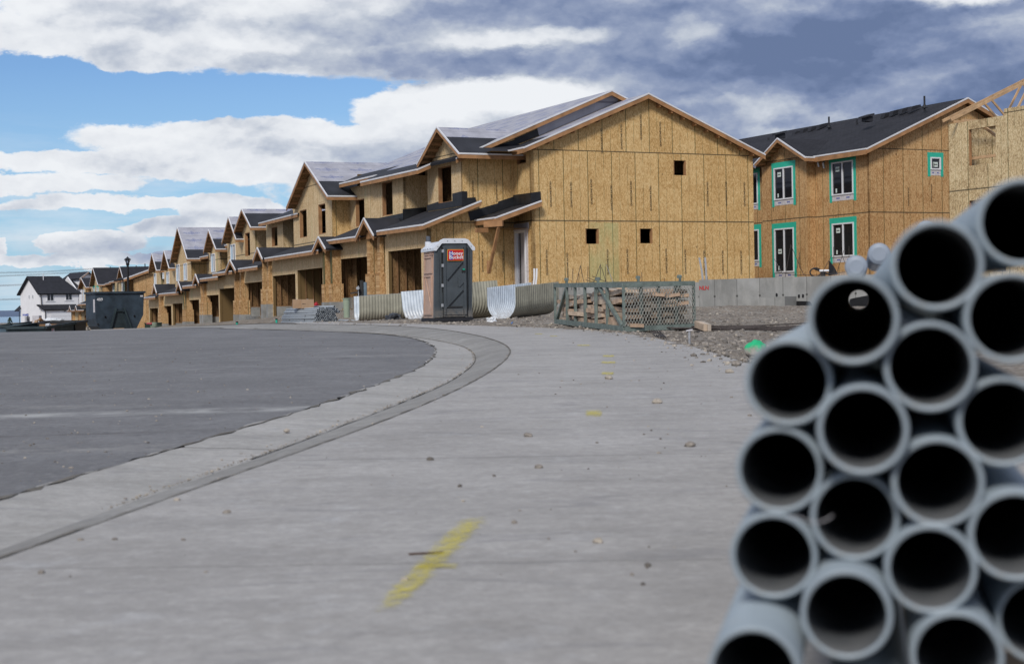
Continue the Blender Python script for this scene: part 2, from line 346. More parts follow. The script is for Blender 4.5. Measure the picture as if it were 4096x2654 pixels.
# ---------------------------------------------------------------- world, sun, camera
world = bpy.data.worlds.new('World'); scn.world = world; world.use_nodes = True
def make_world():
    nt = world.node_tree; nt.nodes.clear(); k = N(nt)
    sky = k.n('ShaderNodeTexSky'); sky.sky_type = 'NISHITA'; sky.sun_disc = False; sky.sun_elevation = radians(40.5); sky.sun_rotation = radians(198.4); sky.altitude = 1500; sky.air_density = 1.; sky.dust_density = .4; sky.ozone_density = 2.5
    g = k.vm('NORMALIZE', k.n('ShaderNodeTexCoord').outputs['Generated']); o = k.xyz(g)
    az = k.math('ARCTAN2', o[0], o[1]); el = k.math('ARCSINE', o[2])
    U = k.math('MULTIPLY_ADD', az, 6.258, 2.048); Vv = k.math('MULTIPLY_ADD', el, -6.258, 1.22)   # degrees of azimuth and height, scaled
    q = k.comb(U, Vv, 0.)
    nq = k.comb(k.math('MULTIPLY', U, 1.), k.math('MULTIPLY', Vv, 1.9), 0.)
    w1 = k.vm('SUBTRACT', k.noise(nq, 1.6, 6., .6, 'Color'), (.5, .5, .5)); w2 = k.vm('SUBTRACT', k.noise(nq, 7., 5., .6, 'Color'), (.5, .5, .5))
    qw = k.vm('ADD', k.vm('ADD', q, k.vm('MULTIPLY', w1, (.30, .14, 0))), k.vm('MULTIPLY', w2, (.11, .07, 0)))
    def ell(cx, cy, rx, ry, soft=.0, vec=None):
        d = k.vm('LENGTH', k.vm('MULTIPLY', k.vm('SUBTRACT', vec or qw, (cx, cy, 0)), (1/rx, 1/ry, 0)))
        return k.rng(d, 1.35, .55+soft, 0., 1., True)
    def mx(lst):
        r = lst[0]
        for e in lst[1:]: r = k.math('MAXIMUM', r, e)
        return r
    far = k.rng(k.math('ABSOLUTE', az), .40, .62, 0., .62, True); high = k.rng(el, .26, .45, 0., .7, True)
    cov = mx([ell(.85, .05, .85, .17), ell(.28, .15, .30, .10), ell(.60, .22, .26, .07), ell(1.35, .16, .9, .15), ell(2.1, .16, 1.3, .18), ell(3.3, .35, 1.7, .9), ell(2.9, .75, 1.5, .5),
              ell(1.80, .42, .36, .11), ell(1.05, .55, .72, .085), ell(2.4, .48, .9, .2), ell(1.15, .64, .75, .10), ell(1.9, .68, .8, .22),
              k.math('MULTIPLY', ell(.45, .64, .55, .05), .8), k.math('MULTIPLY', ell(.20, .72, .5, .05), .75), k.math('MULTIPLY', ell(.5, .80, .6, .035), .7), ell(.95, .84, .20, .06), ell(.78, .90, .30, .045), ell(1.2, .9, .4, .07), ell(.42, .955, .20, .05), ell(.07, .975, .055, .035), k.math('MULTIPLY', ell(.40, 1.02, .7, .025), .85), far, high])
    n1 = k.noise(nq, 3., 7., .60); n2 = k.noise(k.vm('ADD', nq, (3.1, 8.2, 0)), 9., 4., .6)
    dens = k.math('ADD', cov, k.math('MULTIPLY_ADD', n1, 1.0, -.50)); dens = k.math('ADD', dens, k.math('MULTIPLY_ADD', n2, .50, -.25))
    alpha = k.rng(dens, .32, .60, 0., 1., True)
    # thin veil low down and streaks
    veil = k.math('MULTIPLY', k.rng(Vv, .45, .80, 0., .75), k.rng(k.noise(k.comb(k.math('MULTIPLY', U, .9), k.math('MULTIPLY', Vv, 6.), 0.), 1.4, 6., .6), .42, .68, 0., .75))
    alpha = k.math('MAXIMUM', alpha, veil)
    dark = mx([k.math('MULTIPLY', ell(2.25, .07, .85, .12, -.3), .62), k.math('MULTIPLY', ell(1.95, .27, .85, .085, -.3), .50), k.math('MULTIPLY', ell(1.45, .14, .5, .12, -.3), .34), k.math('MULTIPLY', ell(3.3, .28, 1.15, .42, -.4), .82),
               k.math('MULTIPLY', ell(3.9, .5, .8, .5, -.3), .70), k.math('MULTIPLY', ell(2.7, .55, .6, .25, -.3), .60), k.math('MULTIPLY', ell(1.6, .61, .6, .07, -.4), .30), k.math('MULTIPLY', ell(1.5, .74, .8, .08, -.4), .20), k.math('MULTIPLY', ell(1.05, .25, .6, .07, -.4), .28), k.math('MULTIPLY', ell(.8, 1.0, .9, .06, -.4), .30), k.math('MULTIPLY', ell(.5, .10, .35, .08, -.3), .25),
               k.math('MULTIPLY', far, .75), k.math('MULTIPLY', high, .5)])
    lite = mx([k.math('MULTIPLY', ell(3.83, .06, .20, .06, -.2), .85), k.math('MULTIPLY', ell(3.02, .44, .24, .10, -.3), .32), k.math('MULTIPLY', ell(2.05, .38, .40, .07, -.3), .45), k.math('MULTIPLY', ell(1.75, .40, .3, .08, -.3), .3), k.math('MULTIPLY', ell(2.2, .17, .35, .035, -.3), .26), k.math('MULTIPLY', ell(2.8, .14, .14, .08, -.3), .22), k.math('MULTIPLY', ell(3.95, .20, .16, .08, -.3), .25)])
    dk = k.math('SUBTRACT', dark, lite)
    qs = k.vm('MULTIPLY', qw, (1, 1.7, 1)); m1 = k.noise(qs, 2.1, 4., .46); m2 = k.noise(k.vm('ADD', qs, (0, .07, 0)), 2.1, 4., .46); rel = k.math('SUBTRACT', m1, m2)
    p1 = k.noise(k.comb(U, k.math('MULTIPLY', Vv, 1.5), 2.), 6., 5., .58); p2 = k.noise(k.comb(U, k.math('MULTIPLY_ADD', Vv, 1.5, .035), 2.), 6., 5., .58); rel2 = k.math('SUBTRACT', p1, p2)
    dk = k.math('ADD', dk, k.math('MULTIPLY', rel, 1.3)); dk = k.math('ADD', dk, k.math('MULTIPLY', rel2, .42)); dk = k.math('ADD', dk, k.math('MULTIPLY_ADD', m1, .9, -.36))
    edge = k.rng(dens, .4, 1.3, 0., .10); dk = k.math('ADD', dk, edge)
    rp = k.n('ShaderNodeValToRGB', {0: dk}); e = rp.color_ramp.elements
    e[0].position = .0; e[0].color = (.86, .885, .92, 1); e[1].position = 1.; e[1].color = (.14, .195, .34, 1)
    for ps, c in ((.20, (.76, .79, .84)), (.42, (.52, .57, .66)), (.65, (.30, .36, .51)), (.85, (.19, .25, .41))):
        x = e.new(ps); x.color = (*c, 1)
    blue = k.vm('SCALE', sky.outputs[0], SKYK)
    blue = k.vm('MULTIPLY', blue, (.86, 1.02, 1.2))
    blue = k.mix(k.rng(el, .15, .0, 0., .92), blue, (.33, .55, .73))
    c = k.mix(alpha, blue, rp.outputs[0])
    c = k.mix(k.rng(el, .0, -.03, 0., 1.), c, (.20, .19, .18))
    bg = k.n('ShaderNodeBackground', {'Color': c, 'Strength': 1.})
    out = k.n('ShaderNodeOutputWorld', {'Surface': bg.outputs[0]})
SKYK = .088
make_world()
sun = bpy.data.lights.new('sun', 'SUN'); sun.energy = 2.8; sun.angle = radians(12); sun.color = (1, .95, .88)
so = bpy.data.objects.new('sun', sun); col.objects.link(so)
so.rotation_euler = V((-.24, -.72, .65)).to_track_quat('Z', 'Y').to_euler(); so.location = (-20, -20, 40)
cam = bpy.data.cameras.new('camera'); cam.lens = f/4096*36; cam.sensor_width = 36; cam.clip_end = 200000; cam.clip_start = .05
co = bpy.data.objects.new('camera', cam); col.objects.link(co); scn.camera = co
co.matrix_world = Matrix(((cR[0], cU[0], -cD[0], 0), (cR[1], cU[1], -cD[1], 0), (cR[2], cU[2], -cD[2], ZC), (0, 0, 0, 1)))
cam.dof.use_dof = True; cam.dof.focus_distance = 45; cam.dof.aperture_fstop = 4.8
scn.view_settings.view_transform = 'Standard'; scn.view_settings.look = 'None'; scn.view_settings.exposure = 0.0; scn.view_settings.gamma = 1
world.cycles.sampling_method = 'MANUAL'; world.cycles.sample_map_resolution = 256
scn.cycles.max_bounces = 5; scn.cycles.sample_clamp_indirect = 5
# ---------------------------------------------------------------- ground
A_ = Fr((1719-2048)/f*68, 68, radians(26))
def farx(y): return interp([(44, -6.0), (60, -12.5), (68, -17), (100, -34.5), (150, -57), (400, -170)], y)
cA = [(3, -2.9), (7.3, -2.38), (8.9, -2.13), (10.6, -1.87), (13.2, -1.53), (16.6, -1.22), (18.4, -1.09), (20.5, -1.05), (23.2, -1.10), (25.1, -1.22), (27, -1.42), (30, -1.86), (32.8, -2.6), (34.9, -3.6), (37.7, -5.1), (44, -8.6)]
cF = [(3, -2.35), (6, -1.98), (7.8, -1.71), (9.7, -1.42), (11.7, -1.16), (13.8, -.89), (16.2, -.64), (19.5, -.49), (21.6, -.50), (23.8, -.60), (26, -.81), (27.3, -1.02), (29.4, -1.45), (33.3, -2.45), (39.1, -4.9), (44, -7.7)]
cB = [(3, -2.1), (5.2, -1.72), (7.1, -1.41), (8.7, -1.13), (10.5, -.84), (12.1, -.63), (13.5, -.47), (15.2, -.31), (17.6, -.14), (20, -.04), (22, -.03), (24.6, -.17), (27.9, -.53), (31.8, -1.2), (34.9, -1.95), (38.1, -3.2), (44, -6.6)]
cS = [(3, 2.6), (17, 2.53), (20.5, 2.51), (23.1, 2.44), (25.6, 2.27), (28.7, 1.95), (30.9, 1.4), (32.8, .82), (33.7, .3), (38.8, -2.3), (44, -4.9)]
def smooth(tab, y):
    if y > 43: return interp(tab, 43)+(farx(y)-farx(43)) if y > 43 else 0
    return sum(interp(tab, y+d) for d in (-1.1, -.5, 0, .5, 1.1))/5
def XA(y): return smooth(cA, y)
def XF(y): return smooth(cF, y)
def XB(y): return smooth(cB, y)
def XS(y): return smooth(cS, y)
def padz(x, y):
    "the building pads and the fill in front of them"
    w = (x-A_.o[0])*A_.g.x+(y-A_.o[1])*A_.g.y; t = (x-A_.o[0])*A_.f.x+(y-A_.o[1])*A_.f.y
    fl = interp([(50, .60), (62, .85), (68, .92), (79, .86), (84, .58), (92, .30), (100, .08), (109, -.22), (125, -.50), (138, -.72), (170, -1.0)], y)
    w += interp([(12, 0), (60, 3.6)], t)   # the row swings towards the street as it recedes
    k = sst(-2.6, -.5, w)*sst(47, 58, y)
    return lerp(base(x, y)+.07, fl, k)
from mathutils import noise as mn
def gz(x, y):
    "top of whatever ground is there"
    if y < 150 and x > XS(y): return padz(x, y)
    if y < 150 and x > XB(y): return base(x, y)+.08 if y < 44 else lerp(base(x, y)+.08, padz(x, y), sst(44, 50, y))
    return base(x, y)
rows = []; y = 2.6
while y < 150: rows.append(y); y *= 1.012 if y > 20 else 1.018
def strip(name, xl, xr, zl, zr, mat, y0, y1, nx=6, wob=(0, 0), hump=0):
    m = MB(); rr = [q for q in rows if y0 <= q <= y1]; vs = []
    for yy in rr:
        a, b = xl(yy), xr(yy)
        a += wob[0]*(mn.noise(V((yy*3.1, 1, 0)))+.9*mn.noise(V((yy*11, 4, 0)))+.6*random.uniform(-1, 1)); b += wob[1]*(mn.noise(V((yy*3.1, 7, 0)))+.6*mn.noise(V((yy*11, 9, 0))))
        for i in range(nx+1):
            s = i/nx; x = lerp(a, b, s); vs.append(V((x, yy, lerp(zl(x, yy), zr(x, yy), s)+hump*sin(pi*s))))
    m.raw(vs, [(j*(nx+1)+i, j*(nx+1)+i+1, (j+1)*(nx+1)+i+1, (j+1)*(nx+1)+i) for j in range(len(rr)-1) for i in range(nx)], mat, True)
    o = m.build(name, loc=(0, 0, 0)); return tag(o, kind='structure')
strip('road', lambda y: -230 if y > 40 else -60, XA, lambda x, y: base(x, y)+.004, lambda x, y: base(x, y)+.004, ASPH, 2.6, 150, 60)
strip('gutter', lambda y: XA(y)-.03, XF, lambda x, y: base(x, y)+.012, lambda x, y: base(x, y)-.022, GUT, 2.6, 150, 5, (.05, 0))
strip('kerb', XF, XB, lambda x, y: base(x, y)-.022, lambda x, y: base(x, y)+.078, CURB, 2.6, 150, 6, (0, 0), .018)
GAP = plain('gap_dirt', (.13, .118, .10), .95, .3, 20.)
strip('kerb_joint', lambda y: XB(y)-.002, lambda y: XB(y)+.018, lambda x, y: base(x, y)+.0835, lambda x, y: base(x, y)+.0865, GAP, 2.6, 45, 1, (.014, .008))
strip('gutter_joint', lambda y: XA(y)-.03, lambda y: XA(y)-.012, lambda x, y: base(x, y)+.0135, lambda x, y: base(x, y)+.0155, GAP, 2.6, 45, 1, (.05, .055))
strip('gutter_dirt', lambda y: XF(y)-.012, lambda y: XF(y)+.004, lambda x, y: base(x, y)-.0165, lambda x, y: base(x, y)-.0125, GAP, 9, 45, 1, (.014, .012))
strip('sidewalk', lambda y: XB(y)+.012, XS, lambda x, y: base(x, y)+.082 if y < 44 else max(base(x, y)+.082, gz(x, y)+.02), lambda x, y: base(x, y)+.082 if y < 44 else max(base(x, y)+.082, gz(x, y)+.02), SIDE, 2.6, 60, 10, (.006, .02))
# dirt: one sheet to the horizon, finer near the site
m = MB(); ys = [-30, 0]; yy = 2.5
while yy < 70: ys.append(yy); yy += .22 if 17 < yy < 58 else .8
while yy < 420: ys.append(yy); yy *= 1.06
ys += [600, 1000, 2000, 4000, 7000, 10500]
def groundz(x, y):
    if y > 400: return lerp(-1.2, -56, (y-400)/10100)
    if x < XS(y) - .05 and y < 150: return base(x, y)-.06 if y < 46 else (base(x, y)-.06 if x < XB(y) else padz(x, y)-.02)
    z = padz(x, y)
    if y < 60: z += .05*mn.fractal(V((x*.9, y*.9, 0)), 1, 2, 5)+.03*mn.noise(V((x*4, y*4, 3))) + .38*max(0, mn.noise(V((x*.35, y*.35, 9)))-.05)*sst(30, 36, y)*(1 if x > 3 else .25)
    return z
vs = []; NX = 150
for y in ys:
    for i in range(NX+1):
        s = i/NX
        if s < .12: x = lerp(-max(40, y*1.2), XS(min(max(y, 3), 149))-.06, s/.12)
        elif s < .9: x = lerp(XS(min(max(y, 3), 149))-.05, XS(min(max(y, 3), 149))+max(14, y*.30), (s-.12)/.78)
        else: x = lerp(XS(min(max(y, 3), 149))+max(14, y*.30), max(60, y*1.2), (s-.9)/.1)
        vs.append(V((x, y, groundz(x, y))))
m.raw(vs, [(j*(NX+1)+i, j*(NX+1)+i+1, (j+1)*(NX+1)+i+1, (j+1)*(NX+1)+i) for j in range(len(ys)-1) for i in range(NX)], DIRT, True)
tag(m.build('ground', loc=(0, 0, 0)), kind='structure')
WAT = plain('lake_water', (.16, .27, .38), .25, .1, .0004)
m = MB(); m.face([(-60000, 10000, -56.5), (60000, 10000, -56.5), (60000, 60000, -56.5), (-60000, 60000, -56.5)], WAT)
tag(m.build('lake', loc=(0, 0, 0)), kind='structure')
HILL = plain('hill_haze_blue', (.10, .14, .22), .9, .1, .0004)  # blue of distant haze put straight into the hill colour
m = MB(); vs = []
for i in range(121):
    x = -36000+i*300; h = 20+max(0, 150*(.55+.8*mn.fractal(V((x/9000., 3.3, 0)), 1, 2, 5))*(1-sst(-13500, -10500, x)))
    if -16500 < x < -12000: h = max(h, 130*(1-abs(x+14600)/3000)+40)
    vs += [V((x, 44000, -57)), V((x, 47000, -57+h*.8+20)), V((x, 52000, -57+h)), V((x, 58000, -57))]
m.raw(vs, [(4*i+k, 4*i+4+k, 4*i+5+k, 4*i+1+k) for i in range(120) for k in range(3)], HILL, True)
tag(m.build('hills', loc=(0, 0, 0)), kind='structure')
# ---------------------------------------------------------------- building kit
def guv(F_, off=0.):
    return lambda p: ((V(p)-V((F_.o[0], F_.o[1], 0))).dot(F_.g)+off, p.z)
def fuv(F_, off=0.):
    return lambda p: ((V(p)-V((F_.o[0], F_.o[1], 0))).dot(F_.f)+off, p.z)
def wallp(mb, O, A, Nn, a0, a1, z0, z1, holes, th, mat, rmat, uvf):
    "a wall panel with real openings; O origin, A along, Nn outward normal"
    O, A, Nn = V(O), V(A), V(Nn)
    holes = [(max(a0, min(h[0], h[1])), min(a1, max(h[0], h[1])), max(z0, h[2]), min(z1, h[3])) for h in holes]
    xs = sorted(set([a0, a1]+[h[i] for h in holes for i in (0, 1)])); zs = sorted(set([z0, z1]+[h[i] for h in holes for i in (2, 3)]))
    def pt(a, z, d=0): return O+A*a+V((0, 0, z))-Nn*d
    for i in range(len(xs)-1):
        for j in range(len(zs)-1):
            cx, cz = (xs[i]+xs[i+1])/2, (zs[j]+zs[j+1])/2
            if any(h[0] < cx < h[1] and h[2] < cz < h[3] for h in holes): continue
            q = [pt(xs[i], zs[j]), pt(xs[i+1], zs[j]), pt(xs[i+1], zs[j+1]), pt(xs[i], zs[j+1])]
            mb.face(q, mat, [uvf(p) for p in q])
            q = [pt(xs[i], zs[j], th), pt(xs[i+1], zs[j], th), pt(xs[i+1], zs[j+1], th), pt(xs[i], zs[j+1], th)]
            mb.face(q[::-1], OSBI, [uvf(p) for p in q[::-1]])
    for h in holes:
        for (p, q) in (((h[0], h[2]), (h[0], h[3])), ((h[0], h[3]), (h[1], h[3])), ((h[1], h[3]), (h[1], h[2])), ((h[1], h[2]), (h[0], h[2]))):
            mb.face([pt(*p), pt(*q), pt(*q, th), pt(*p, th)], rmat)
    for (p, q) in (((a0, z0), (a0, z1)), ((a0, z1), (a1, z1)), ((a1, z1), (a1, z0)), ((a1, z0), (a0, z0))):
        r = [pt(*p), pt(*q), pt(*q, th), pt(*p, th)]; mb.face(r, mat, [uvf(x) for x in r])
def slab(mb, E0, E1, R1, R0, th, parts, ulen=None):
    "roof slope from eave E0-E1 up to ridge R0-R1; parts = [(s0,s1,mat)] fractions up the slope"
    E0, E1, R1, R0 = V(E0), V(E1), V(R1), V(R0); nn = (E1-E0).cross(R0-E0).normalized()
    if nn.z < 0: nn = -nn
    L = (E1-E0).length; H = (R0-E0).length; ax = (E1-E0).normalized()
    for s0, s1, mat in parts:
        a, b, c, d = E0.lerp(R0, s0), E1.lerp(R1, s0), E1.lerp(R1, s1), E0.lerp(R0, s1)
        pts = [a, b, c, d]; ab = [p-nn*th for p in pts]
        uvs = [((p-E0).dot(ax), s*H) for p, s in zip(pts, (s0, s0, s1, s1))]
        mb.face(pts if (b-a).cross(d-a).z > 0 else pts[::-1], mat, uvs if (b-a).cross(d-a).z > 0 else uvs[::-1]); mb.face(ab[::-1], mat if 'roof' in mat.name else OSBI, uvs[::-1])
        for i in range(4):
            j = (i+1) % 4; mb.face([pts[i], ab[i], ab[j], pts[j]], mat)
def trim(fb, db, A, B, out, h=.17, drip=.048):
    "fascia board with a white metal drip edge on top; out = outward direction"
    A, B, out = V(A), V(B), V(out).normalized()
    if fb: fb.prism([A+V((0, 0, -.05))+out*.04, B+V((0, 0, -.05))+out*.04, B+V((0, 0, -.05-h))+out*.04, A+V((0, 0, -.05-h))+out*.04], -out*.04, LUM)
    if db: db.prism([A+V((0, 0, .02))+out*.055, B+V((0, 0, .02))+out*.055, B+V((0, 0, .02-drip*1.5))+out*.055, A+V((0, 0, .02-drip*1.5))+out*.055], -out*.06, WHITE)
def lookouts(mb, A, B, back, n, mat=None):
    for i in range(1, n):
        p = V(A).lerp(V(B), i/n)+V((0, 0, -.17)); mb.box(p+V(back)*.5, V(back)*.46, (V(B)-V(A)).normalized()*.03, (0, 0, .07), mat or LUM)
def rough_window(root, F_, w, ta, tb, za, zb, kind='open', axis='f'):
    "fill an opening in a wall: framing, and a glazed unit where one is fitted"
    if axis == 'f': O, A, Nn = F_.pt(0, w, 0), F_.f, -F_.g
    else: O, A, Nn = F_.pt(w, 0, 0), F_.g, -F_.f
    a0, a1 = min(ta, tb), max(ta, tb)
    def q(a, z, d): return O+A*a+V((0, 0, z))+Nn*d
    if kind == 'open':
        m = MB(); t = .09
        for aa in (a0+.005, a1-.045): m.box(q(aa+.02, (za+zb)/2, -.10), A*.02, Nn*.085, (0, 0, (zb-za)/2-.003), LUM)
        m.box(q((a0+a1)/2, za+.02, -.10), A*((a1-a0)/2-.05), Nn*.085, (0, 0, .02), LUM); m.box(q((a0+a1)/2, zb-.02, -.10), A*((a1-a0)/2-.05), Nn*.085, (0, 0, .02), LUM)
        o = m.build('window_framing', root); return o
    m = MB(); bw = .07
    for (c0, c1, d0, d1) in ((a0, a0+bw, za, zb), (a1-bw, a1, za, zb), (a0+bw, a1-bw, za, za+bw), (a0+bw, a1-bw, zb-bw, zb)):
        m.box(q((c0+c1)/2, (d0+d1)/2, .0), A*(c1-c0)/2, Nn*.045, (0, 0, (d1-d0)/2), VINYL)
    if kind in ('slider', 'half', 'taped', 'tapeds') and a1-a0 > .9:
        m.box(q((a0+a1)/2, (za+zb)/2, -.005), A*.04, Nn*.042, (0, 0, (zb-za)/2-bw), VINYL)
    o = m.build('window', root)
    g = MB()
    if kind == 'half':
        h = (a0+a1)/2; g.box(q((h+a1)/2, (za+zb)/2, -.02), A*(a1-h)/2*.85, Nn*.006, (0, 0, (zb-za)/2-bw), BLUEP); g.box(q((h+a0)/2, (za+zb)/2, -.03), A*(h-a0)/2*.85, Nn*.006, (0, 0, (zb-za)/2-bw), GLASS)
    else: g.box(q((a0+a1)/2, (za+zb)/2, -.02), A*((a1-a0)/2-bw*.8), Nn*.006, (0, 0, (zb-za)/2-bw*.8), GLASS)
    g.build('glass', o)
    if kind in ('taped', 'tapeds'):
        tp = MB(); tw = .20 if kind == 'taped' else .17; uvf = lambda p: ((p-O).dot(A), p.z); ex = .34
        tp.box(q(a0-tw/2, (za+zb)/2-ex/2+.1, .006), A*tw/2, Nn*.004, (0, 0, (zb-za)/2+ex/2+.1), TAPE, uvf); tp.box(q(a1+tw/2, (za+zb)/2-ex/2+.08, .006), A*tw/2, Nn*.004, (0, 0, (zb-za)/2+ex/2+.08), TAPE, uvf)
        tp.box(q((a0+a1)/2, zb+tw*.7, .010), A*((a1-a0)/2+tw*1.08), Nn*.004, (0, 0, tw*.68), TAPE, uvf); tp.build('flashing_tape', root)
        pp = MB(); pp.box(q((a0+a1)/2, za-.14, .004), A*((a1-a0)/2), Nn*.003, (0, 0, .14), PAPER)
        for s in (.22, .30, .68, .76): pp.box(q(lerp(a0, a1, s), za-.15, .008), A*.035*(a1-a0), Nn*.002, (0, 0, .035), plainblue)
        pp.build('flashing_paper', root)
        st = MB(); s = a0+.27*(a1-a0) if kind == 'taped' else (a0+a1)/2; s = a1-.27*(a1-a0) if axis == 'f' and kind == 'taped' else s
        zc = zb-.36 if (zb-za) < 2.0 else lerp(za, zb, .48); st.box(q(s, zc, .0), A*.15, Nn*.004, (0, 0, .12), STK)
        st.text('Alside', q(s, zc, .008), A if axis == 'g' else -A, (0, 0, 1), .095, INK, .004, bold=.03)
        st.build('sticker', o)
        st = MB(); st.box(q(s+(.12 if axis == 'f' else -.10), za+.24, .0), A*.05, Nn*.004, (0, 0, .10), STK); st.build('sticker', o)
    return o
plainblue = plain('blue_print', (.10, .13, .35), .6, .1)
def cross_gable(root, F_, w, tl, tr, tp, ze_l, ze_r, zp, depth, roofparts, wallz=None, wall=True, over=.5, mat=None, look=6, wt=None, drip_=True):
    "front gable: wall plane w, roof front edge at w-over; tl/tr = t of the two eaves (tl farther), tp ridge"
    mat = mat or OSBF; wf = w-over; O = F_.pt(0, 0, 0)
    L, R, T = F_.pt(tl, wf, ze_l), F_.pt(tr, wf, ze_r), F_.pt(tp, wf, zp)
    bl, br, bt = F_.pt(tl, wf+depth, ze_l), F_.pt(tr, wf+depth, ze_r), F_.pt(tp, wf+depth, zp)
    m = MB(); slab(m, R, br, bt, T, .12, roofparts); slab(m, L, bl, bt, T, .12, roofparts); m.build('roof', root)
    fb, db = MB(), MB() if drip_ else None
    trim(fb, db, R, T, -F_.g); trim(fb, db, L, T, -F_.g); trim(fb, db, R, br, -F_.f); lookouts(fb, L, T, F_.g*over, look); lookouts(fb, R, T, F_.g*over, look)
    fb.build('fascia', root)
    if db: db.build('drip_edge', root)
    if wall:
        # triangle above the wall top, clipped to the wall's own width
        (wl, wr) = wt or (tl-.35, tr+.35)
        def zr(t): return (lerp(ze_r, zp, (t-tr)/(tp-tr)) if t < tp else lerp(ze_l, zp, (t-tl)/(tp-tl)))-.16
        z0 = wallz if wallz is not None else min(ze_l, ze_r)-.16
        pts = [F_.pt(wr, w, z0), F_.pt(wl, w, z0), F_.pt(wl, w, max(z0+.01, zr(wl))), F_.pt(tp, w, zr(tp)), F_.pt(wr, w, max(z0+.01, zr(wr)))]
        m = MB(); m.prism(pts, F_.g*.12, mat, uvf=fuv(F_)); m.build('gable_wall', root)
def stamps(mb, O, A, Nn, lst, size=.17):
    up = V((0, 0, 1))
    for a, z in lst: mb.text('QUAKEZONE RATED', V(O)+V(A)*a+V((0, 0, z))+V(Nn)*.004, up, -V(A), size*.52, STAMP, .004, bold=.02)
def bay(root, F_, pl, pr, w, z0, z1, wins=(), wret=2.4, mat=None, tt=None, smat=None, vm=900):
    mat = mat or OSBF; smat = smat or mat
    if tt: tl, tr = tt
    else: tl, tr = F_.w(pl, vm, w)[0], F_.w(pr, vm, w)[0]
    hs = []
    for (a, b, ya, yb, kind) in wins:
        um = (a+b)/2; hs.append((F_.w(b, (ya+yb)/2, w)[0], F_.w(a, (ya+yb)/2, w)[0], F_.w(um, yb, w)[1], F_.w(um, ya, w)[1], kind))
    m = MB(); wallp(m, F_.pt(0, w, 0), F_.f, -F_.g, tr, tl, z0, z1, [h[:4] for h in hs], .15, mat, LUM, fuv(F_))
    if wret > w+.2:
        for t, nn in ((tr, -F_.f), (tl, F_.f)):
            o = F_.pt(t, 0, 0); pts = [F_.pt(t, w+.001, z0), F_.pt(t, wret, z0), F_.pt(t, wret, z1), F_.pt(t, w+.001, z1)]
            m.prism(pts, -nn*.12, smat, uvf=guv(F_))
    m.build('wall', root)
    for h in hs: rough_window(root, F_, w, h[0], h[1], h[2], h[3], h[4])
    return tl, tr
def eave(root, F_, ta, tb, w, z, wr, zr, parts, rake=False, back=None, we=None):
    m = MB(); slab(m, F_.pt(ta, w, z), F_.pt(tb, w, z), F_.pt(tb, wr, zr), F_.pt(ta, wr, zr), .12, parts)
    if back: slab(m, F_.pt(ta, back[0], back[1]), F_.pt(tb, back[0], back[1]), F_.pt(tb, wr, zr), F_.pt(ta, wr, zr), .12, [(0, 1, parts[-1][2])])
    m.build('roof', root); fb, db = MB(), MB(); trim(fb, db, F_.pt(ta, w, z), F_.pt(tb, w, z), -F_.g)
    if rake: trim(fb, db, F_.pt(ta, w, z), F_.pt(ta, wr, zr), -F_.f)
    if rake and back: trim(fb, db, F_.pt(ta, wr, zr), F_.pt(ta, back[0], back[1]), -F_.f)
    fb.build('fascia', root); db.build('drip_edge', root)
def garage(root, F_, t0, t1, opens, zf, ztop, mat=None, w=0, deep=6.2, curb=.55, jamb=.42):
    "ground-floor front with garage openings (ta near, tb far, ztop) and the rooms behind them"
    mat = mat or OSBF; m = MB()
    wallp(m, F_.pt(0, w, 0), F_.f, -F_.g, t0, t1, zf-.7, ztop, [(a, b, zf, z) for a, b, z in opens], .16, mat, OSBI, fuv(F_)); m.build('garage_wall', root)
    for a, b, z in opens:
        i = MB(); b2 = b+.10; a2 = a-.5
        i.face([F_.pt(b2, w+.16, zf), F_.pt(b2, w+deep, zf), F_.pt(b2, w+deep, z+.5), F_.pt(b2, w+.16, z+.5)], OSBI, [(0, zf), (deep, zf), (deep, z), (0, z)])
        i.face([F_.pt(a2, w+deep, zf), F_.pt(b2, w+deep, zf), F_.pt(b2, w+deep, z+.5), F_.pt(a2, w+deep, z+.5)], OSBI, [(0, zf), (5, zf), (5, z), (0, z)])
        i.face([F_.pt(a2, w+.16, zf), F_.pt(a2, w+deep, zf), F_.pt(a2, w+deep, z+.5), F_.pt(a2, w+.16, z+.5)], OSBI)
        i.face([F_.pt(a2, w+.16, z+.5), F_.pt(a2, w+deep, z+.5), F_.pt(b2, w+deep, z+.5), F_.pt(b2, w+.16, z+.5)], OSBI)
        i.build('garage_room', root)
        i = MB(); i.box(F_.pt((a2+b2)/2, w+deep/2, zf-.35), F_.f*(b2-a2)/2, F_.g*deep/2, (0, 0, .355), CONC); i.box(F_.pt(b2-.09, w+deep/2+.1, zf+curb/2), F_.f*.08, F_.g*(deep/2-.1), (0, 0, curb/2), CONC); i.box(F_.pt((a2+b2)/2, w+deep-.1, zf+curb/2), F_.f*(b2-a2)/2*.95, F_.g*.08, (0, 0, curb/2), CONC); i.build('garage_floor', root)
        i = MB(); ww = w+.45
        while ww < w+deep: i.box(F_.pt(b2-.065, ww, (zf+curb+z+.5)/2), F_.f*.06, F_.g*.022, (0, 0, (z+.5-zf-curb)/2), LUMD); ww += .41
        tt = a2+.4
        while tt < b2: i.box(F_.pt(tt, w+deep-.07, (zf+curb+z+.5)/2), F_.f*.022, F_.g*.06, (0, 0, (z+.5-zf-curb)/2), LUMD); tt += .41
        i.box(F_.pt(b2-.07, w+deep/2, zf+curb+.03), F_.f*.07, F_.g*(deep/2-.2), (0, 0, .03), LUMD); i.build('stud_framing', root)
CONC = plain('block_concrete', (.28, .28, .27), .85, .16, 2., bmp=.3)
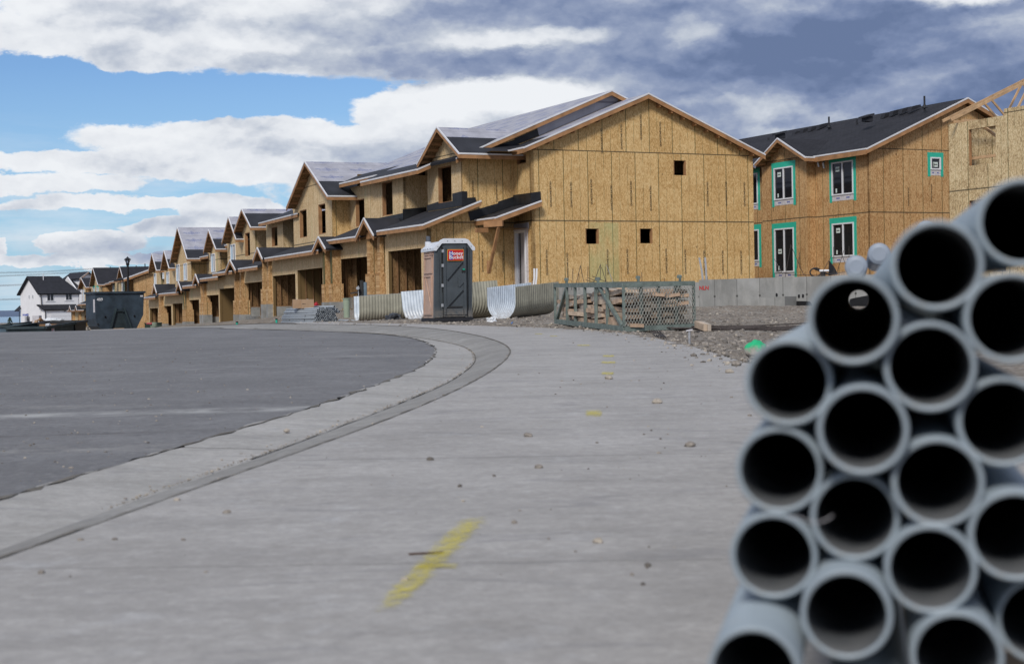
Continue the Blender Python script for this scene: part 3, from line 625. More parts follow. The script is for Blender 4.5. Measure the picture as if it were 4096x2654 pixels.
def porch(root, F_, t, half, zf, zt, zp, w=-.5, wid=.34, deep=.45, ledge=1.6, base_h=.55, depth=2.2, gl=None):
    "entry between two sheathed piers with a little gable over it"
    if isinstance(t, tuple):
        ta, tb = F_.w(t[1], 1100, .0)[0], F_.w(t[0], 1100, -.2)[0]; t = (ta+tb)/2; sp_n = max(.42, (tb-ta)/2-wid/2); half = max(.8, sp_n/.78*.95)
    else: sp_n = half*.78
    for s in (-1, 1):
        m = MB(); tc = t+s*sp_n
        m.box(F_.pt(tc, .03, (zf+base_h+zt)/2), F_.f*wid/2, -F_.g*deep/2*1.05, (0, 0, (zt-zf-base_h)/2), OSBO, guv(F_, t)); 
        if ledge > base_h: m.box(F_.pt(tc, .03, (zf+base_h+zf+ledge)/2), F_.f*(wid/2+.07), -F_.g*(deep/2+.09), (0, 0, (ledge-base_h)/2), OSBO, guv(F_, t*3))
        o = m.build('pier', root)
        m = MB(); m.box(F_.pt(tc, .03, zf+base_h/2-.3), F_.f*(wid/2+.08), -F_.g*(deep/2+.10), (0, 0, base_h/2+.3), CONC); m.build('pier_base', o)
    ze = zt; wf = w-.12
    m = MB()
    for s in (-1, 1):
        slab(m, F_.pt(t+s*half*1.45, wf, ze), F_.pt(t+s*half*1.45, wf+depth, ze), F_.pt(t, wf+depth, zp), F_.pt(t, wf, zp), .10, [(0, 1, FELTB)])
    m.build('porch_roof', root); fb, db = MB(), MB()
    for s in (-1, 1): trim(fb, db, F_.pt(t+s*half*1.45, wf, ze), F_.pt(t, wf, zp), -F_.g, .2)
    fb.box(F_.pt(t, w/2, zt+.05), F_.f*half*.8, F_.g*.05, (0, 0, .16), LUM)
    fb.build('fascia', root); db.build('drip_edge', root)
    m = MB(); m.box(F_.pt(t, 1.0, (zf+zt)/2), F_.f*(sp_n+.3), F_.g*.03, (0, 0, (zt-zf)/2), OSBI); m.build('entry_wall', root)
# ================================================================ building A, the near end of the row
A = thing('townhouse', 'nearest and largest unfinished townhouse, with the big chipboard gable end behind the portable toilet', 'house', A_.pt(0, 0, .9), 'unfinished townhouses along the street')
garage(A, A_, 0, 5.1, [(.79, 4.7, 3.53)], .95, 4.35); garage(A, A_, 7.0, 12.2, [(7.4, 11.7, 3.40)], .95, 4.22)
porch(A, A_, (1470, 1538), 1.0, .95, 4.30, 5.15, base_h=.62); 
SH = .38
for ta, tb, z in ((-.6, 4.75, 4.48), (7.0, 12.0, 4.36)): eave(A, A_, ta, tb, -.5, z, 2.3, z+2.8*SH, [(0, 1, FELTB)], rake=(ta < 0))
bay(A, A_, 0, 0, 1.7, 4.9, 7.45, [(1753, 1806, 665, 811, 'open')], 2.6, tt=(3.93, .002))
bay(A, A_, 0, 0, 2.45, 4.9, 7.55, [(1694, 1700, 705, 750, 'open')], 2.5, tt=(5.6, 3.8))
bay(A, A_, 0, 0, 1.15, 4.9, 7.15, [(1529, 1570, 727, 862, 'open')], 2.9, tt=(9.47, 5.57))
bay(A, A_, 0, 0, 2.05, 4.7, 7.3, [(1423, 1458, 796, 905, 'open')], 2.5, tt=(15.2, 9.4))
cross_gable(A, A_, 1.7, 3.75, -.95, 1.38, 7.48, 7.55, 8.93, 4.2, [(0, .62, FELTB), (.62, 1, FELTG)], wallz=7.45, wt=(3.92, .01), over=.55)
SL = .4167
def zA(w): return 7.42+(w-1.3)*SL
m = MB()
for t0, t1, w in ((-.35, 2.6, 1.25), (2.6, 9.8, .65), (9.8, 15.4, 1.5)):
    slab(m, A_.pt(t0, w, zA(w)), A_.pt(t1, w, zA(w)), A_.pt(t1, 9.1, zA(9.1)), A_.pt(t0, 9.1, zA(9.1)), .12, [(0, .16, FELTB), (.16, 1, FELTG)])
slab(m, A_.pt(-.35, 17.0, zA(1.2)), A_.pt(15.4, 17.0, zA(1.2)), A_.pt(15.4, 9.1, zA(9.1)), A_.pt(-.35, 9.1, zA(9.1)), .12, [(0, 1, FELTG)])
m.build('roof', A)
fb, db = MB(), MB(); trim(fb, db, A_.pt(-.35, 1.25, zA(1.25)), A_.pt(-.35, 9.1, zA(9.1)), -A_.f, .18); trim(fb, db, A_.pt(-.35, 9.1, zA(9.1)), A_.pt(-.35, 12, zA(9.1)-2.9*SL), -A_.f, .18)
trim(fb, db, A_.pt(2.6, .65, zA(.65)), A_.pt(9.8, .65, zA(.65)), -A_.g); trim(fb, db, A_.pt(9.8, 1.5, zA(1.5)), A_.pt(15.2, 1.5, zA(1.5)), -A_.g); trim(fb, db, A_.pt(2.6, .65, zA(.65)), A_.pt(2.6, 1.3, zA(1.3)), -A_.f)
fb.build('fascia', A); db.build('drip_edge', A)
# end wall at t = 0
m = MB(); zt = lambda w: zA(w)-.14
m.prism([A_.pt(0, 0, .3), A_.pt(0, 4.2, .3), A_.pt(0, 4.2, zt(4.2)), A_.pt(0, 1.7, zt(1.7)), A_.pt(0, 1.7, 5.1), A_.pt(0, 0, 4.42)], A_.f*.14, OSBG, uvf=guv(A_))
m.prism([A_.pt(0, 4.2, 7.0), A_.pt(0, 14, 7.0), A_.pt(0, 14, zA(9.1)-4.9*SL-.14), A_.pt(0, 9.1, zt(9.1)), A_.pt(0, 4.2, zt(4.2))], A_.f*.14, OSBG, uvf=guv(A_)); m.build('wall', A)
# recess with the entry door
TW = -1.73
m = MB(); dw = A_.w(2064, 1020, 4.2)[0]; dn = A_.w(2107, 1020, 4.2)[0]; dz1 = A_.w(2085, 922, 4.2)[1]; wz0, wz1 = A_.w(2086, 656, 4.2)[1], A_.w(2086, 621, 4.2)[1]; wa, wb = A_.w(2104, 640, 4.2)[0], A_.w(2067, 640, 4.2)[0]
wallp(m, A_.pt(0, 4.2, 0), A_.f, -A_.g, TW, -.001, .3, 7.7, [(dn, dw, 1.55, dz1), (wa, wb, wz0, wz1)], .15, OSBG, LUM, fuv(A_, .4)); m.build('wall', A)
rough_window(A, A_, 4.2, wa, wb, wz0, wz1)
def q42(a, z, d): return A_.pt(a, 4.2-d, z)
m = MB(); c = (dn+dw)/2; hw = (dw-dn)/2
for s in (-1, 1): m.box(q42(c+s*(hw+.06), (1.5+dz1)/2, .02), A_.f*.10, A_.g*.02, (0, 0, (dz1-1.5)/2+.1), PAPER)
m.box(q42(c, dz1+.16, .025), A_.f*(hw+.26), A_.g*.02, (0, 0, .16), PAPER); m.build('door_wrap', A)
m = MB()
for s in (-1, 1): m.box(q42(c+s*(hw-.05), (1.55+dz1)/2, .0), A_.f*.05, A_.g*.07, (0, 0, (dz1-1.55)/2), VINYL)
m.box(q42(c, dz1-.05, .0), A_.f*(hw-.1), A_.g*.07, (0, 0, .05), VINYL); fr = m.build('door_frame', A)
m = MB(); m.box(q42(c, (1.55+dz1)/2, -.10), A_.f*(hw-.1), A_.g*.02, (0, 0, (dz1-1.55)/2-.05), plain('door_grey', (.36, .36, .39), .5, .05)); m.box(q42(c+.25, (1.55+dz1)/2, -.07), A_.f*.04, A_.g*.01, (0, 0, (dz1-1.55)/2-.06), INK); m.build('door', A)
# main gable end
def hole(F_, tpl, x0, x1, y0, y1): return (F_.t(x0, (y0+y1)/2, tpl)[0], F_.t(x1, (y0+y1)/2, tpl)[0], F_.t((x0+x1)/2, y1, tpl)[1], F_.t((x0+x1)/2, y0, tpl)[1])
H = [hole(A_, TW, 2694, 2744, 642, 701), hole(A_, TW, 2342, 2395, 914, 975), hole(A_, TW, 2559, 2610, 914, 973)]
m = MB(); wallp(m, A_.pt(TW, 0, 0), A_.g, -A_.f, 4.2, 15.85, .3, 7.72, H, .15, OSBG, LUM, guv(A_, .3))
m.prism([A_.pt(TW, 4.2, 7.723), A_.pt(TW, 15.85, 7.723), A_.pt(TW, 15.85, 7.80), A_.pt(TW, 10, 10.22), A_.pt(TW, 4.2, 7.82)], A_.f*.14, OSBG, uvf=guv(A_, .75)); 
m.prism([A_.pt(TW+.15, 15.85, .3), A_.pt(15, 15.85, .3), A_.pt(15, 15.85, 7.75), A_.pt(TW+.15, 15.85, 7.75)], -A_.g*.14, OSBG, uvf=fuv(A_)); m.build('wall', A)
for h in H:
    m = MB(); O = A_.pt(TW, 0, 0)
    for aa in (h[0]+.03, h[1]-.03): m.box(A_.pt(TW+.09, aa, (h[2]+h[3])/2), A_.g*.02, A_.f*.07, (0, 0, (h[3]-h[2])/2-.004), LUM)
    m.build('window_framing', A)
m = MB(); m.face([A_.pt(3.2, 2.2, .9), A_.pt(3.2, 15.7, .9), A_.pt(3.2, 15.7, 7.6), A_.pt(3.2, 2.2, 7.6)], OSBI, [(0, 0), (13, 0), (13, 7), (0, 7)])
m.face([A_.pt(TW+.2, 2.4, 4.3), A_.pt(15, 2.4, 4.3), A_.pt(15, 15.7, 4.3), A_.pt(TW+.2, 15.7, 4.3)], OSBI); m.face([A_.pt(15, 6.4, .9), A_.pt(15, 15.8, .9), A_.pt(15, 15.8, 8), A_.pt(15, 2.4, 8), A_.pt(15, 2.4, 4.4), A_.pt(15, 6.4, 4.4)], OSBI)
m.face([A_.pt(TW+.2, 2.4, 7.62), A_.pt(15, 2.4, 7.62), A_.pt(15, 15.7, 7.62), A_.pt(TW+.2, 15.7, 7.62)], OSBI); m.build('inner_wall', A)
def zB(w): return 7.76+(w-3.7)*.411
m = MB(); TR = -2.08
slab(m, A_.pt(TR, 3.7, zB(3.7)), A_.pt(0, 3.7, zB(3.7)), A_.pt(0, 10, zB(10)), A_.pt(TR, 10, zB(10)), .12, [(0, .22, FELTB), (.22, 1, FELTG)])
slab(m, A_.pt(TR, 16.3, zB(3.7)), A_.pt(15.4, 16.3, zB(3.7)), A_.pt(15.4, 10, zB(10)), A_.pt(TR, 10, zB(10)), .12, [(0, 1, FELTG)]); m.build('roof', A)
fb, db = MB(), MB(); trim(fb, db, A_.pt(TR, 3.7, zB(3.7)), A_.pt(TR, 10, zB(10)), -A_.f, .19); trim(fb, db, A_.pt(TR, 10, zB(10)), A_.pt(TR, 16.3, zB(3.7)), -A_.f, .19); trim(fb, db, A_.pt(TR, 3.7, zB(3.7)), A_.pt(0, 3.7, zB(3.7)), -A_.g, .2)
lookouts(fb, A_.pt(TR, 10, zB(10)-.08), A_.pt(TR, 16.3, zB(3.7)-.08), A_.f*.35, 10); lookouts(fb, A_.pt(TR, 3.7, zB(3.7)-.08), A_.pt(TR, 10, zB(10)-.08), A_.f*.35, 10); fb.build('fascia', A); db.build('drip_edge', A)
# felt and membrane turned up the end wall above the lower roof slope
m = MB()
m.prism([A_.pt(-.02, 2.7, zB(3.7)-.3), A_.pt(-.02, 5.6, zB(5.6)+.02), A_.pt(-.02, 5.6, zB(5.6)+.36), A_.pt(-.02, 4.3, zB(4.3)+.36), A_.pt(-.02, 4.3, zB(4.3)+.30), A_.pt(-.02, 2.6, zB(3.7)+.02)], -A_.f*.012, FLASH); m.build('flashing', A)
m = MB(); m.prism([A_.pt(-.02, 5.5, zB(5.5)+.02), A_.pt(-.02, 9.6, zB(9.6)+.02), A_.pt(-.02, 9.6, zB(9.6)+.42), A_.pt(-.02, 5.4, zB(5.4)+.46)], -A_.f*.016, FELTG, uvf=lambda p: (p.x, 5.+p.z*.3)); m.build('flashing', A)
m = MB(); m.prism([A_.pt(.0, 1.66, 5.35), A_.pt(3.93, 1.66, 5.35), A_.pt(3.93, 1.66, 5.62), A_.pt(2.6, 1.66, 5.70), A_.pt(2.6, 1.66, 5.62), A_.pt(1.02, 1.66, 5.62), A_.pt(1.02, 1.66, 5.95), A_.pt(.0, 1.66, 5.98)], -A_.g*.012, FLASH)
m.prism([A_.pt(-.02, 1.66, 5.2), A_.pt(-.02, 2.35, 5.46), A_.pt(-.02, 2.3, 5.72), A_.pt(-.02, 1.9, 5.70), A_.pt(-.02, 1.9, 5.98), A_.pt(-.02, 1.64, 5.98)], -A_.f*.012, FLASH)
m.prism([A_.pt(5.5, 1.11, 5.0), A_.pt(9.5, 1.11, 5.0), A_.pt(9.5, 1.11, 5.30), A_.pt(5.5, 1.11, 5.36)], -A_.g*.012, FLASH); m.prism([A_.pt(5.55, 1.1, 5.0), A_.pt(5.55, 2.3, 5.3), A_.pt(5.55, 2.3, 5.65), A_.pt(5.55, 1.1, 5.55)], -A_.f*.012, FLASH); m.build('flashing', A)
# porch roof over the entry door
pw, pz = A_.t(1981, 869, -2.05); pw2, pz2 = A_.t(2165, 802, -2.05); ps = (pz2-pz)/(pw2-pw)
m = MB(); slab(m, A_.pt(-2.05, pw, pz), A_.pt(0, pw, pz), A_.pt(0, pw2, pz2), A_.pt(-2.05, pw2, pz2), .12, [(0, 1, FELTB)]); m.build('porch_roof', A)
fb, db = MB(), MB(); trim(fb, db, A_.pt(-2.05, pw, pz), A_.pt(.0, pw, pz), -A_.g, .2); trim(fb, db, A_.pt(-2.05, pw, pz), A_.pt(-2.05, pw2, pz2), -A_.f, .2); fb.build('fascia', A); db.build('drip_edge', A)
m = MB(); m.prism([A_.pt(-.02, pw-.25, pz-.05), A_.pt(-.02, 4.2, pz+(4.2-pw)*ps), A_.pt(-.02, 4.2, pz+(4.2-pw)*ps+.42), A_.pt(-.02, 3.4, pz+(3.4-pw)*ps+.45), A_.pt(-.02, 3.4, pz+(3.4-pw)*ps+.38), A_.pt(-.02, pw-.35, pz+.35)], -A_.f*.012, FLASH)
zz = pz+(4.2-pw)*ps; m.prism([A_.pt(TW-.02, 4.17, zz), A_.pt(0, 4.17, zz), A_.pt(0, 4.17, zz+.48), A_.pt(TW-.02, 4.17, zz+.46)], -A_.g*.012, FLASH)
m.prism([A_.pt(TW-.02, 4.15, zz-.1), A_.pt(TW-.02, pw2+.15, pz2-.25), A_.pt(TW-.02, pw2+.12, pz2+.42), A_.pt(TW-.02, 4.15, zz+.46)], -A_.f*.012, FLASH); m.build('flashing', A)
m = MB(); b0 = P(1901, 921, 66.0); m.beam(P(1903, 921, 67.4), P(1950, 920, 67.9), .1, .2, LUM); m.beam(P(1937, 898, 67.0), P(2011, 893, 66.6), .12, .24, LUM); m.beam(P(1996, 900, 66.7), P(1955, 1092, 67.6), .12, .10, LUM); m.beam(P(1952, 1042, 67.7), P(1952, 1094, 67.7), .1, .1, LUM); m.build('porch_bracket', A)
m = MB(); lst = []
for i in range(12):
    w = 4.6+.3+i*1.02; lst.append((w, 2.7+random.uniform(-.15, .15)));
    if not (11.2 < w < 12.6): lst.append((w+.25, 5.85+random.uniform(-.2, .2)))
    hgt = 10.2-abs(10-w)*.411-1.0
    if hgt > 8.3: lst.append((w-.2, hgt-.2+random.uniform(-.2, .1)))
stamps(m, A_.pt(TW, 0, 0), A_.g, -A_.f, [q for q in lst if q[0] < 15.4 and not any(h[0]-.3 < q[0] < h[1]+.2 and h[2]-1 < q[1] < h[3]+1 for h in H)], .23)
stamps(m, A_.pt(0, 0, 0), A_.g, -A_.f, [(2.2, 6.0), (3.35, 6.0), (1.4, 2.9), (2.6, 2.9), (3.6, 2.9)], .19); m.build('printed_lettering', A)
# ================================================================ the houses further along the row
ob = A_.pt(14.3, 0, 0); B_ = Fr(ob.x, ob.y, radians(21.6))
def T(u, w, v=1100): return B_.w(u, v, w)[0]
def Z(u, v, w): return B_.w(u, v, w)[1]
def row_house(label, t_near, t_far, px_floor, opens, sheds, porches, bays, gables, eaves, ridge_w=8.6, backz=None, grp='unfinished townhouses along the street', mat=None, dark=False):
    F_ = B_; zf = px_floor
    R = thing('townhouse', label, 'house', F_.pt(t_near, 0, zf), grp)
    for (ta, tb, ops, zt) in opens: garage(R, F_, ta, tb, ops, zf, zt, mat)
    for (ta, tb, z) in sheds: eave(R, F_, ta, tb, -.5, z, 2.3, z+2.8*.38, [(0, 1, FELTB)])
    for (t, half, zt, zp) in porches: porch(R, F_, t, half, zf, zt, zp, base_h=.7)
    for b in bays: bay(R, F_, *b[:7], **(b[7] if len(b) > 7 else {}))
    for g in gables: cross_gable(R, F_, *g[0], **g[1])
    for e in eaves: eave(R, F_, *e)
    z = max(g[0][6] for g in gables)-.4; m = MB()
    zt = max(b[4] for b in bays)
    for t in (t_near+.9, t_far-.02):
        m.prism([F_.pt(t, 6.5, zf-.5), F_.pt(t, 14, zf-.5), F_.pt(t, 14, zt), F_.pt(t, 8.4, min(z, zt+2.2)), F_.pt(t, 2.6, zt), F_.pt(t, 2.5, zf+3.7), F_.pt(t, 6.5, zf+3.7)], F_.f*.1, OSBG, uvf=guv(F_))
    m.prism([F_.pt(t_near, 14, zf-.5), F_.pt(t_far, 14, zf-.5), F_.pt(t_far, 14, zt), F_.pt(t_near, 14, zt)], F_.g*.1, OSBG, uvf=fuv(F_))
    m.face([F_.pt(t_near, 1.8, zf+3.1), F_.pt(t_far, 1.8, zf+3.1), F_.pt(t_far, 14, zf+3.1), F_.pt(t_near, 14, zf+3.1)], OSBI)
    m.face([F_.pt(t_near+.2, 2.6, zt-.1), F_.pt(t_far-.2, 2.6, zt-.1), F_.pt(t_far-.2, 14, zt-.1), F_.pt(t_near+.2, 14, zt-.1)], OSBI)
    m.build('wall', R); return R
def og(pl, pr, vt, w=0): return (T(pr, w, vt), T(pl, w, vt), Z((pl+pr)/2, vt, w))
def gb(pk, el, er, w, over, depth, parts, wt=None, **kw):
    wf = w-over; a, b, c = B_.w(*el, wf), B_.w(*er, wf), B_.w(*pk, wf); ze = (a[1]+b[1])/2
    return ((w, a[0], b[0], c[0], ze, ze, c[1], depth, parts), dict(over=over, wallz=ze-.12, wt=wt, **kw))
def ev(pa, pb, w, wr, zr_add, parts):
    a, b = B_.w(*pa, w), B_.w(*pb, w); z = (a[1]+b[1])/2; return (b[0], a[0], w, z, wr, z+zr_add, parts)
BG = [(0, .3, FELTB), (.3, 1, FELTG)]
# --- B
w1 = 1.0; tB = T(959, 1.1)
g1 = gb((1220.5, 646), (1147, 830), (1311, 781), 1.0, .5, 8.4, [(0, .42, FELTB), (.42, 1, FELTG)], wt=(T(1174, 1.0), T(1329, 1.0)))
g2 = gb((968, 835), (937, 925), (1003.6, 906), 1.1, .5, 7.5, [(0, .75, FELTB), (.75, 1, FELTG)], wt=(T(959, 1.1), T(1018, 1.1)))
zB1 = g1[0][4]-.1; zB2 = g2[0][4]-.1; o3 = og(1190, 1290, 1075); o4 = og(1091, 1181, 1099); o5 = og(976, 1048, 1129)
zf3 = .75; zs3 = Z(1150, 1018, -.5)
HB = row_house('second nearest townhouse of the row, grey felted big gable with two open window holes', T(1345, 0), tB, .58,
    [(T(1292, 0), T(1087, 0), [o3, o4], zs3-.1), (T(1048, 0)+.0, T(974, 0), [o5], Z(1010, 1064, 0))],
    [(T(1275, -.5), T(1062, -.5), zs3), (T(1030, -.5), T(955, -.5), Z(1000, 1068, -.5))],
    [((1293, 1345), 1.0, Z(1295, 995, -.5), Z(1295, 944, -.5)), ((1048, 1088), 1.0, Z(1046, 1035, -.5), Z(1046, 988, -.5))],
    [(1174, 1329, 1.0, 4.2, zB1, [(1199, 1227, 839, 950, 'open'), (1274, 1302, 815, 936, 'open')], 2.6, dict(smat=OSBG)),
     (1146, 1174, 2.2, 3.9, Z(1160, 868, 1.2), [(1166, 1174, 897, 936, 'open')], 2.6), (1064, 1132, 1.45, 3.9, Z(1100, 872, .9), [(1087, 1110, 907, 985, 'open')], 2.6),
     (1034, 1064, 2.0, 3.9, Z(1048, 885, 1.2), [(1044, 1053, 922, 961, 'open')], 2.6), (959, 1018, 1.1, 3.6, zB2, [(980, 1000, 930, 1024, 'open')], 2.6)],
    [g1, g2], [ev((1036, 893), (1190, 852), .9, 8.6, 3.1, BG)])
# --- C and D
g3 = gb((915, 866.5), (888.5, 970), (944.6, 953), 1.1, .5, 6, [(0, .65, FELTB), (.65, 1, FELTG)], wt=(T(907, 1.1), T(959, 1.1)))
g4 = gb((835, 918), (815, 1006), (864.5, 994), 1.1, .5, 6.5, [(0, .52, FELTB), (.52, 1, FELTG)], wt=(T(832, 1.1), T(877, 1.1)))
o6 = og(878, 938, 1152.5); o7 = og(822, 874, 1180)
HC = row_house('third nearest townhouse, narrow, pale blue film over half of its tall upper windows', tB, T(810, 1.1), -.02,
    [(T(938, 0)+.0, T(874, 0), [o6], Z(905, 1092, 0)), (T(874, 0), T(801, 0), [o7], Z(838, 1113, 0))],
    [(T(928, -.5), T(852, -.5), Z(888, 1088, -.5)), (T(871, -.5), T(801, -.5), Z(836, 1110, -.5))],
    [((936, 976), .95, Z(938, 1080, -.5), Z(938, 1037, -.5)), ((803, 822), .8, Z(792, 1130, -.5), Z(792, 1095, -.5))],
    [(907, 959, 1.1, 3.3, g3[0][4]-.1, [(923.5, 942.5, 976, 1058, 'half')], 2.6, dict(smat=OSBG)), (875, 907, 2.1, 3.3, g4[0][4], [], 2.6), (833, 877, 1.1, 2.6, g4[0][4]-.1, [(845.6, 861.6, 1014, 1088, 'half')], 2.6, dict(smat=OSBG))],
    [g3, g4], [ev((866, 990), (910, 976), 1.3, 8.4, 2.6, BG)])
# --- E
g5 = gb((710.7, 908.6), (681, 1045.6), (749.5, 1035), 1.0, .5, 8.2, [(0, .28, FELTB), (.28, 1, FELTG)], wt=(T(696, 1.0), T(761, 1.0)))
o8 = og(752, 796, 1199); o9 = og(691, 730, 1213)
HE = row_house('fourth nearest townhouse with printed grey felt over one tall steep gable', T(810, 1.1), T(696, 1.0), -.52,
    [(T(801, 0), T(749, 0), [o8], Z(775, 1142, 0)), (T(735, 0), T(688, 0), [o9], Z(710, 1178, 0))],
    [(T(783, -.5), T(730, -.5), Z(756, 1141, -.5)), (T(712, -.5), T(635, -.5), Z(675, 1171, -.5))],
    [((733, 751), .9, Z(724, 1160, -.5), Z(724, 1125, -.5))],
    [(809.7, 833, 2.2, 1.9, Z(820, 1040, 1.7), [(812, 826, 1046, 1094, 'half')], 2.6), (800, 812, 2.25, 1.9, Z(800, 1042, 1.7), [], 2.6), (696, 761, 1.0, 1.9, g5[0][4]-.1, [(706.5, 720, 1057, 1124, 'half'), (736, 749.5, 1052, 1121, 'half')], 2.6, dict(smat=OSBG))],
    [g5], [ev((750, 1035), (832, 1024), 1.5, 8.4, 2.9, BG)])
# --- F
g6 = gb((656.8, 1001), (643, 1077), (677, 1071), 1.1, .5, 5, [(0, .5, FELTB), (.5, 1, FELTG)], wt=(T(655, 1.1), T(695, 1.1)))
g7 = gb((608, 1012.7), (594.8, 1085.6), (626.4, 1079), 1.1, .5, 5, [(0, .5, FELTB), (.5, 1, FELTG)], wt=(T(609, 1.1), T(640, 1.1)))
o10 = og(648, 685, 1223); o11 = og(599, 632, 1232)
HF = row_house('fifth nearest townhouse with two small twin gables, right of the lamp post', T(696, 1.0), T(592, 0), -.72,
    [(T(688, 0), T(641, 0), [o10], Z(665, 1182, 0)), (T(636, 0), T(592, 0), [o11], Z(612, 1190, 0))],
    [(T(618, -.5), T(572, -.5), Z(596, 1188, -.5))],
    [((636, 648), .9, Z(625, 1170, -.5), Z(625, 1136, -.5))],
    [(655, 695, 1.1, 1.6, g6[0][4]-.1, [(667, 678, 1087, 1134, 'half'), (651.5, 657, 1090, 1115, 'half')], 2.6), (640, 656, 2.1, 1.6, g6[0][4]-.1, [], 2.6), (609, 640, 1.1, 1.4, g7[0][4]-.1, [(618, 626.5, 1093, 1150, 'half')], 2.6)],
    [g6, g7], [ev((640, 1082), (696, 1070), 1.6, 6.2, 2.0, BG)])
# --- G : black roofed building beyond
og_ = P(498, 1300, 172); G_ = Fr(og_.x, og_.y, radians(21.6)); 
def TG(u, w, v=1180): return G_.w(u, v, w)[0]
def ZG(u, v, w): return G_.w(u, v, w)[1]
B_keep = B_; B_ = G_
SHB = [(0, 1, SHG)]
HG = thing('townhouse', 'black shingled townhouse with green taped windows behind the lamp post and the tall dumpster', 'house', G_.pt(0, 0, -1), 'unfinished townhouses along the street')
for pk, el, er, wt, wins, dep in (((479, 1066), (467, 1120.5), (493, 1115), (474, 500), [(488, 497, 1125, 1166, 'taped')], 7.5), ((371, 1070), (358, 1141.6), (392, 1139), (365, 408), [(372, 379, 1150, 1170, 'taped'), (387, 395, 1149, 1170, 'taped')], 9), ((324, 1110.8), (312, 1153), (344, 1148.5), (329, 343), [(333, 339, 1157, 1210, 'half')], 5)):
    g = gb(pk, el, er, 1.1, .5, dep, SHB, wt=(TG(wt[0], 1.1), TG(wt[1], 1.1))); cross_gable(HG, G_, *g[0], mat=OSBT, **g[1]); bay(HG, G_, wt[0], wt[1], 1.1, 1.8, g[0][4]-.1, wins, 2.6, OSBT, smat=OSBO, vm=1150)
bay(HG, G_, 445, 474, 2.0, 1.8, ZG(455, 1124, 1.5), [(451, 457, 1130, 1166, 'taped')], 2.6, OSBT); bay(HG, G_, 408, 446, 2.3, 1.8, ZG(430, 1134, 1.8), [(437, 442, 1150, 1166, 'half')], 2.6, OSBO); bay(HG, G_, 343, 366, 2.1, 1.8, ZG(355, 1146, 1.6), [(358, 366, 1155, 1170, 'taped')], 2.6, OSBO)
eave(HG, G_, TG(493, .7), TG(428, .7), 1.0, ZG(455, 1124, 1.0), 8.8, ZG(455, 1124, 1.0)+2.6, SHB); eave(HG, G_, TG(445, 1.5), TG(395, 1.5), 1.5, ZG(420, 1134, 1.5), 8.8, ZG(420, 1134, 1.5)+2.2, SHB); eave(HG, G_, TG(372, 1.5), TG(330, 1.5), 1.5, ZG(350, 1146, 1.5), 8.8, ZG(350, 1146, 1.5)+2.2, SHB)
ww, wz = G_.t(596, 1077, -.4); w0_, wz0 = G_.t(494, 1114, -.4); s_ = (wz-wz0)/(ww-w0_)
m = MB(); slab(m, G_.pt(-.4, w0_, wz0), G_.pt(8, w0_, wz0), G_.pt(8, 9, wz0+(9-w0_)*s_), G_.pt(-.4, 9, wz0+(9-w0_)*s_), .15, SHB); slab(m, G_.pt(-.4, 16, wz0+1), G_.pt(8, 16, wz0+1), G_.pt(8, 9, wz0+(9-w0_)*s_), G_.pt(-.4, 9, wz0+(9-w0_)*s_), .15, SHB); m.build('roof', HG)
fb, db = MB(), MB(); trim(fb, db, G_.pt(-.4, w0_, wz0), G_.pt(-.4, 9, wz0+(9-w0_)*s_), -G_.f, .3, .08); fb.build('fascia', HG); db.build('drip_edge', HG)
m = MB(); m.prism([G_.pt(0, .3, -1.5), G_.pt(0, 15, -1.5), G_.pt(0, 15, wz0+.5), G_.pt(0, 9, wz0+(9-w0_)*s_-.2), G_.pt(0, 1.1, wz0-.1), G_.pt(0, 1.1, 2)], G_.f*.15, OSBO, uvf=guv(G_)); 
m.prism([G_.pt(0.2, 2.4, -1.5), G_.pt(60, 2.4, -1.5), G_.pt(60, 2.4, 3), G_.pt(0.2, 2.4, 3)], G_.g*.15, OSBO, uvf=fuv(G_)); m.build('wall', HG)
for (a, b, ops, vf, pk_) in ((590, 470, [(560, 520)], 1165, None), (420, 325, [(349, 336), (321-0, 310)], 1141, None)):
    t0, t1 = TG(a, 0), TG(b, 0)
    if t1 < 0: continue
    t0 = max(t0, .0); zt = ZG(b+10, vf+98, 0) if 0 else 2.1
    m = MB(); wallp(m, G_.pt(0, 0, 0), G_.f, -G_.g, t0, t1, -1.6, zt, [(TG(c, 0), TG(d, 0), -1.3, ZG(d, 1262, 0)) for c, d in ops if TG(c, 0) > 0], .2, OSBT, LUM, fuv(G_)); m.build('garage_wall', HG)
    eave(HG, G_, t0, t1, -.5, zt+.1, 2.3, zt+1.2, SHB)
m = MB(); t0, t1 = TG(349, 0), TG(283, 0); hs = [(TG(b, 0), TG(a, 0), -1.6, ZG(a, 1262, 0)) for a, b in ((284, 296), (309, 321), (336, 348))]
wallp(m, G_.pt(0, 0, 0), G_.f, -G_.g, t0, t1, -1.9, ZG(316, 1240, 0), hs, .2, OSBT, LUM, fuv(G_)); m.build('garage_wall', HG)
for h in hs:
    i = MB(); i.face([G_.pt(h[1], .2, -1.9), G_.pt(h[1], 5, -1.9), G_.pt(h[1], 5, h[3]), G_.pt(h[1], .2, h[3])], OSBI); i.face([G_.pt(h[0]-1, 5, -1.9), G_.pt(h[1], 5, -1.9), G_.pt(h[1], 5, h[3]), G_.pt(h[0]-1, 5, h[3])], OSBI); i.build('garage_room', HG)
eave(HG, G_, t0, t1+.5, -.5, ZG(316, 1239, -.5), 2.3, ZG(316, 1239, -.5)+1.15, SHB)
for u in (293, 318): porch(HG, G_, TG(u+3, 0), .8, -1.9, ZG(u, 1238, -.5), ZG(u, 1221, -.5), base_h=.3, ledge=.3)
